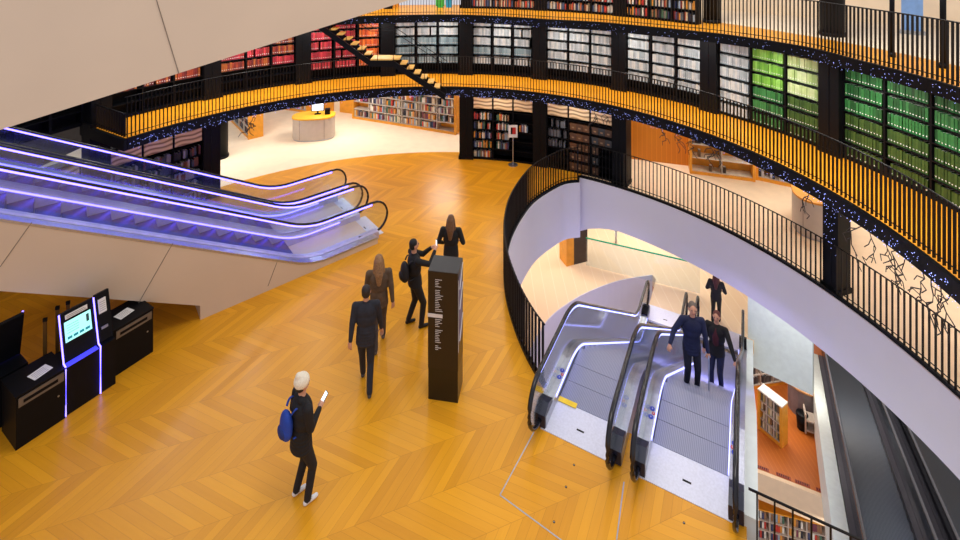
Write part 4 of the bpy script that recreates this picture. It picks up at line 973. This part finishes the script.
# 4, 5 the two walkers
person('person in dark grey-blue walking, nearer of the pair left of the totem', W(366, 386), yaw(-.15, 1), 1.70, (34, 36, 46), (28, 30, 40), (60, 60, 60), footL=(-.07, .22, 0), footR=(.08, -.26, 0.03), handL=(-.27, -.12, .86), handR=(.27, .16, .86), haircol=(40, 30, 28), lean=(0, .04), hair='short', coatlen=.1)
person('woman with long light brown hair walking, farther of the pair left of the totem', W(379, 346), yaw(-.2, 1), 1.72, (92, 74, 56), (70, 62, 60), (90, 80, 74), footL=(-.07, -.2, .02), footR=(.08, .2, 0), handL=(-.27, .14, .86), handR=(.27, -.1, .86), haircol=(150, 112, 74), hair='long', coatlen=.08)
# 6 man on the escalator
def on_lane(u, v):
    x = u-7.25; return UV(u, v, -.7*(max(x, 2.2)-2.2))
fc = yaw(-U.x, -U.y)
p6, hd, wr, k = person('grey haired man in a navy coat with a cane, riding down the right lane', on_lane(10.45, -.97)+Vector((0, 0, .02)), fc+R(18), 1.64, (18, 26, 62), (12, 15, 34), (16, 14, 16), footL=(-.1, .0, 0), footR=(.1, .02, 0),
      handR=(.44, .24, 1.0), handL=(-.28, .18, .76), haircol=(96, 84, 76), coatlen=.12, build=1.06, sleeve_curl=(1.2, .9), lean=(0, .05), head=(0, .03))
m = MB(); m.tube([(0, 0, 0), (0, 0, .72)], .011, 8); m.tube(cr([(0, 0, .72), (0, .02, .77), (0, .07, .78), (0, .10, .75)], 4), .013, 8); m.cur = 1; m.tube([(0, 0, 0), (0, 0, .03)], .016, 8)
cw_ = world(p6, wr[0][0]+wr[0][1]*.08); b = on_lane(10.3, -.62)
tag(m.build('walking_cane', [mat('cane_grey', (150, 160, 190), .3, .4), BLACK], None, True, Vector((cw_.x, cw_.y, cw_.z-.74)), fc), 'grey walking cane in the hand of the man in the navy coat', 'cane')
# 7 woman behind
person('woman in black over a dark red top, riding behind the man in navy', on_lane(12.2, -.62)+Vector((0, 0, .02)), fc-R(8), 1.62, (14, 12, 16), (28, 32, 64), (16, 16, 18), handL=(-.42, .28, .98), handR=(.25, .10, .80), haircol=(96, 44, 40), build=1.1, coatlen=.06, shirt=(70, 16, 28))
# 8 person below
person('person in black with long dark red hair standing at the foot of the escalator', UV(18.0, -.93, ZL), yaw(U.x, U.y), 1.6, (22, 16, 20), (16, 16, 22), haircol=(74, 26, 26), hair='long', footR=(.09, .15, 0), handL=(-.2, .2, 1.0), handR=(.2, .2, 1.0))

# ------------------------------------------------------------------ light
w = bpy.data.worlds.new('hall'); sc.world = w; w.use_nodes = True
bg = w.node_tree.nodes['Background']; bg.inputs['Color'].default_value = (.95, .92, 1.0, 1); bg.inputs['Strength'].default_value = .62
def area(p, size, power, colr=(1, .92, .80), rot=(0, 0, 0), sy=None):
    l = bpy.data.lights.new('ceiling_or_fill_light', 'AREA'); l.energy = power; l.color = colr; l.size = size  # shared by room ceiling lamps and added fill lights
    if sy: l.shape = 'RECTANGLE'; l.size_y = sy
    o = bpy.data.objects.new('ceiling_or_fill_light', l); col.objects.link(o); o.location = p; o.rotation_euler = rot; return o
area((0, 7, 15), 7, 900, (1, .95, .86))
for a in range(-52, 100, 13):
    area(P(9.15, a, Z2-.28), .5, 26, (1, .94, .86)); area(P(9.5, a, Z2+2.6), .6, 24)
for a in range(-60, 100, 20): area(P(12.6, a, 2.95), 1.4, 88 if a < 50 else 52, (1, .92, .82))
for a in (12, 28): area(P(9.2, a, Z1-.36), .4, 14, (1, .9, .78))
for x, y in ((3, 19.5), (6.5, 20), (8, 21.5), (0, 20)): area((x, y, -.7), 1.6, 80, (1, .94, .87))
area((5.5, 12, -.9), 1.2, 46, (.45, .42, 1.0))  # blue fill light added to tint the escalator steps, no ceiling fitting
for x, y in ((10.5, 18), (12, 16.8), (9, 19.5)): area((x, y, -5.4), 1.2, 45, (1, .92, .84))
area((10, 14.6, -9.6), 1.2, 8, (1, .9, .8)); area((9.6, 10.2, -1.2), 1.6, 70, (.8, .9, 1.0)); area((8.6, 13.6, -2.2), .8, 30, (1, .97, .95), (R(60), 0, R(-25))); area((4.6, 14.6, -3.0), .6, 34, (.5, .45, 1.0), (R(70), 0, 0))  # includes fill lights added over the dark escalators, pale beam and violet lower band
sc.view_settings.view_transform = 'Standard'; sc.view_settings.look = 'None'; sc.view_settings.gamma = 1; sc.view_settings.use_curve_mapping = False
sc.view_settings.exposure = 0.25
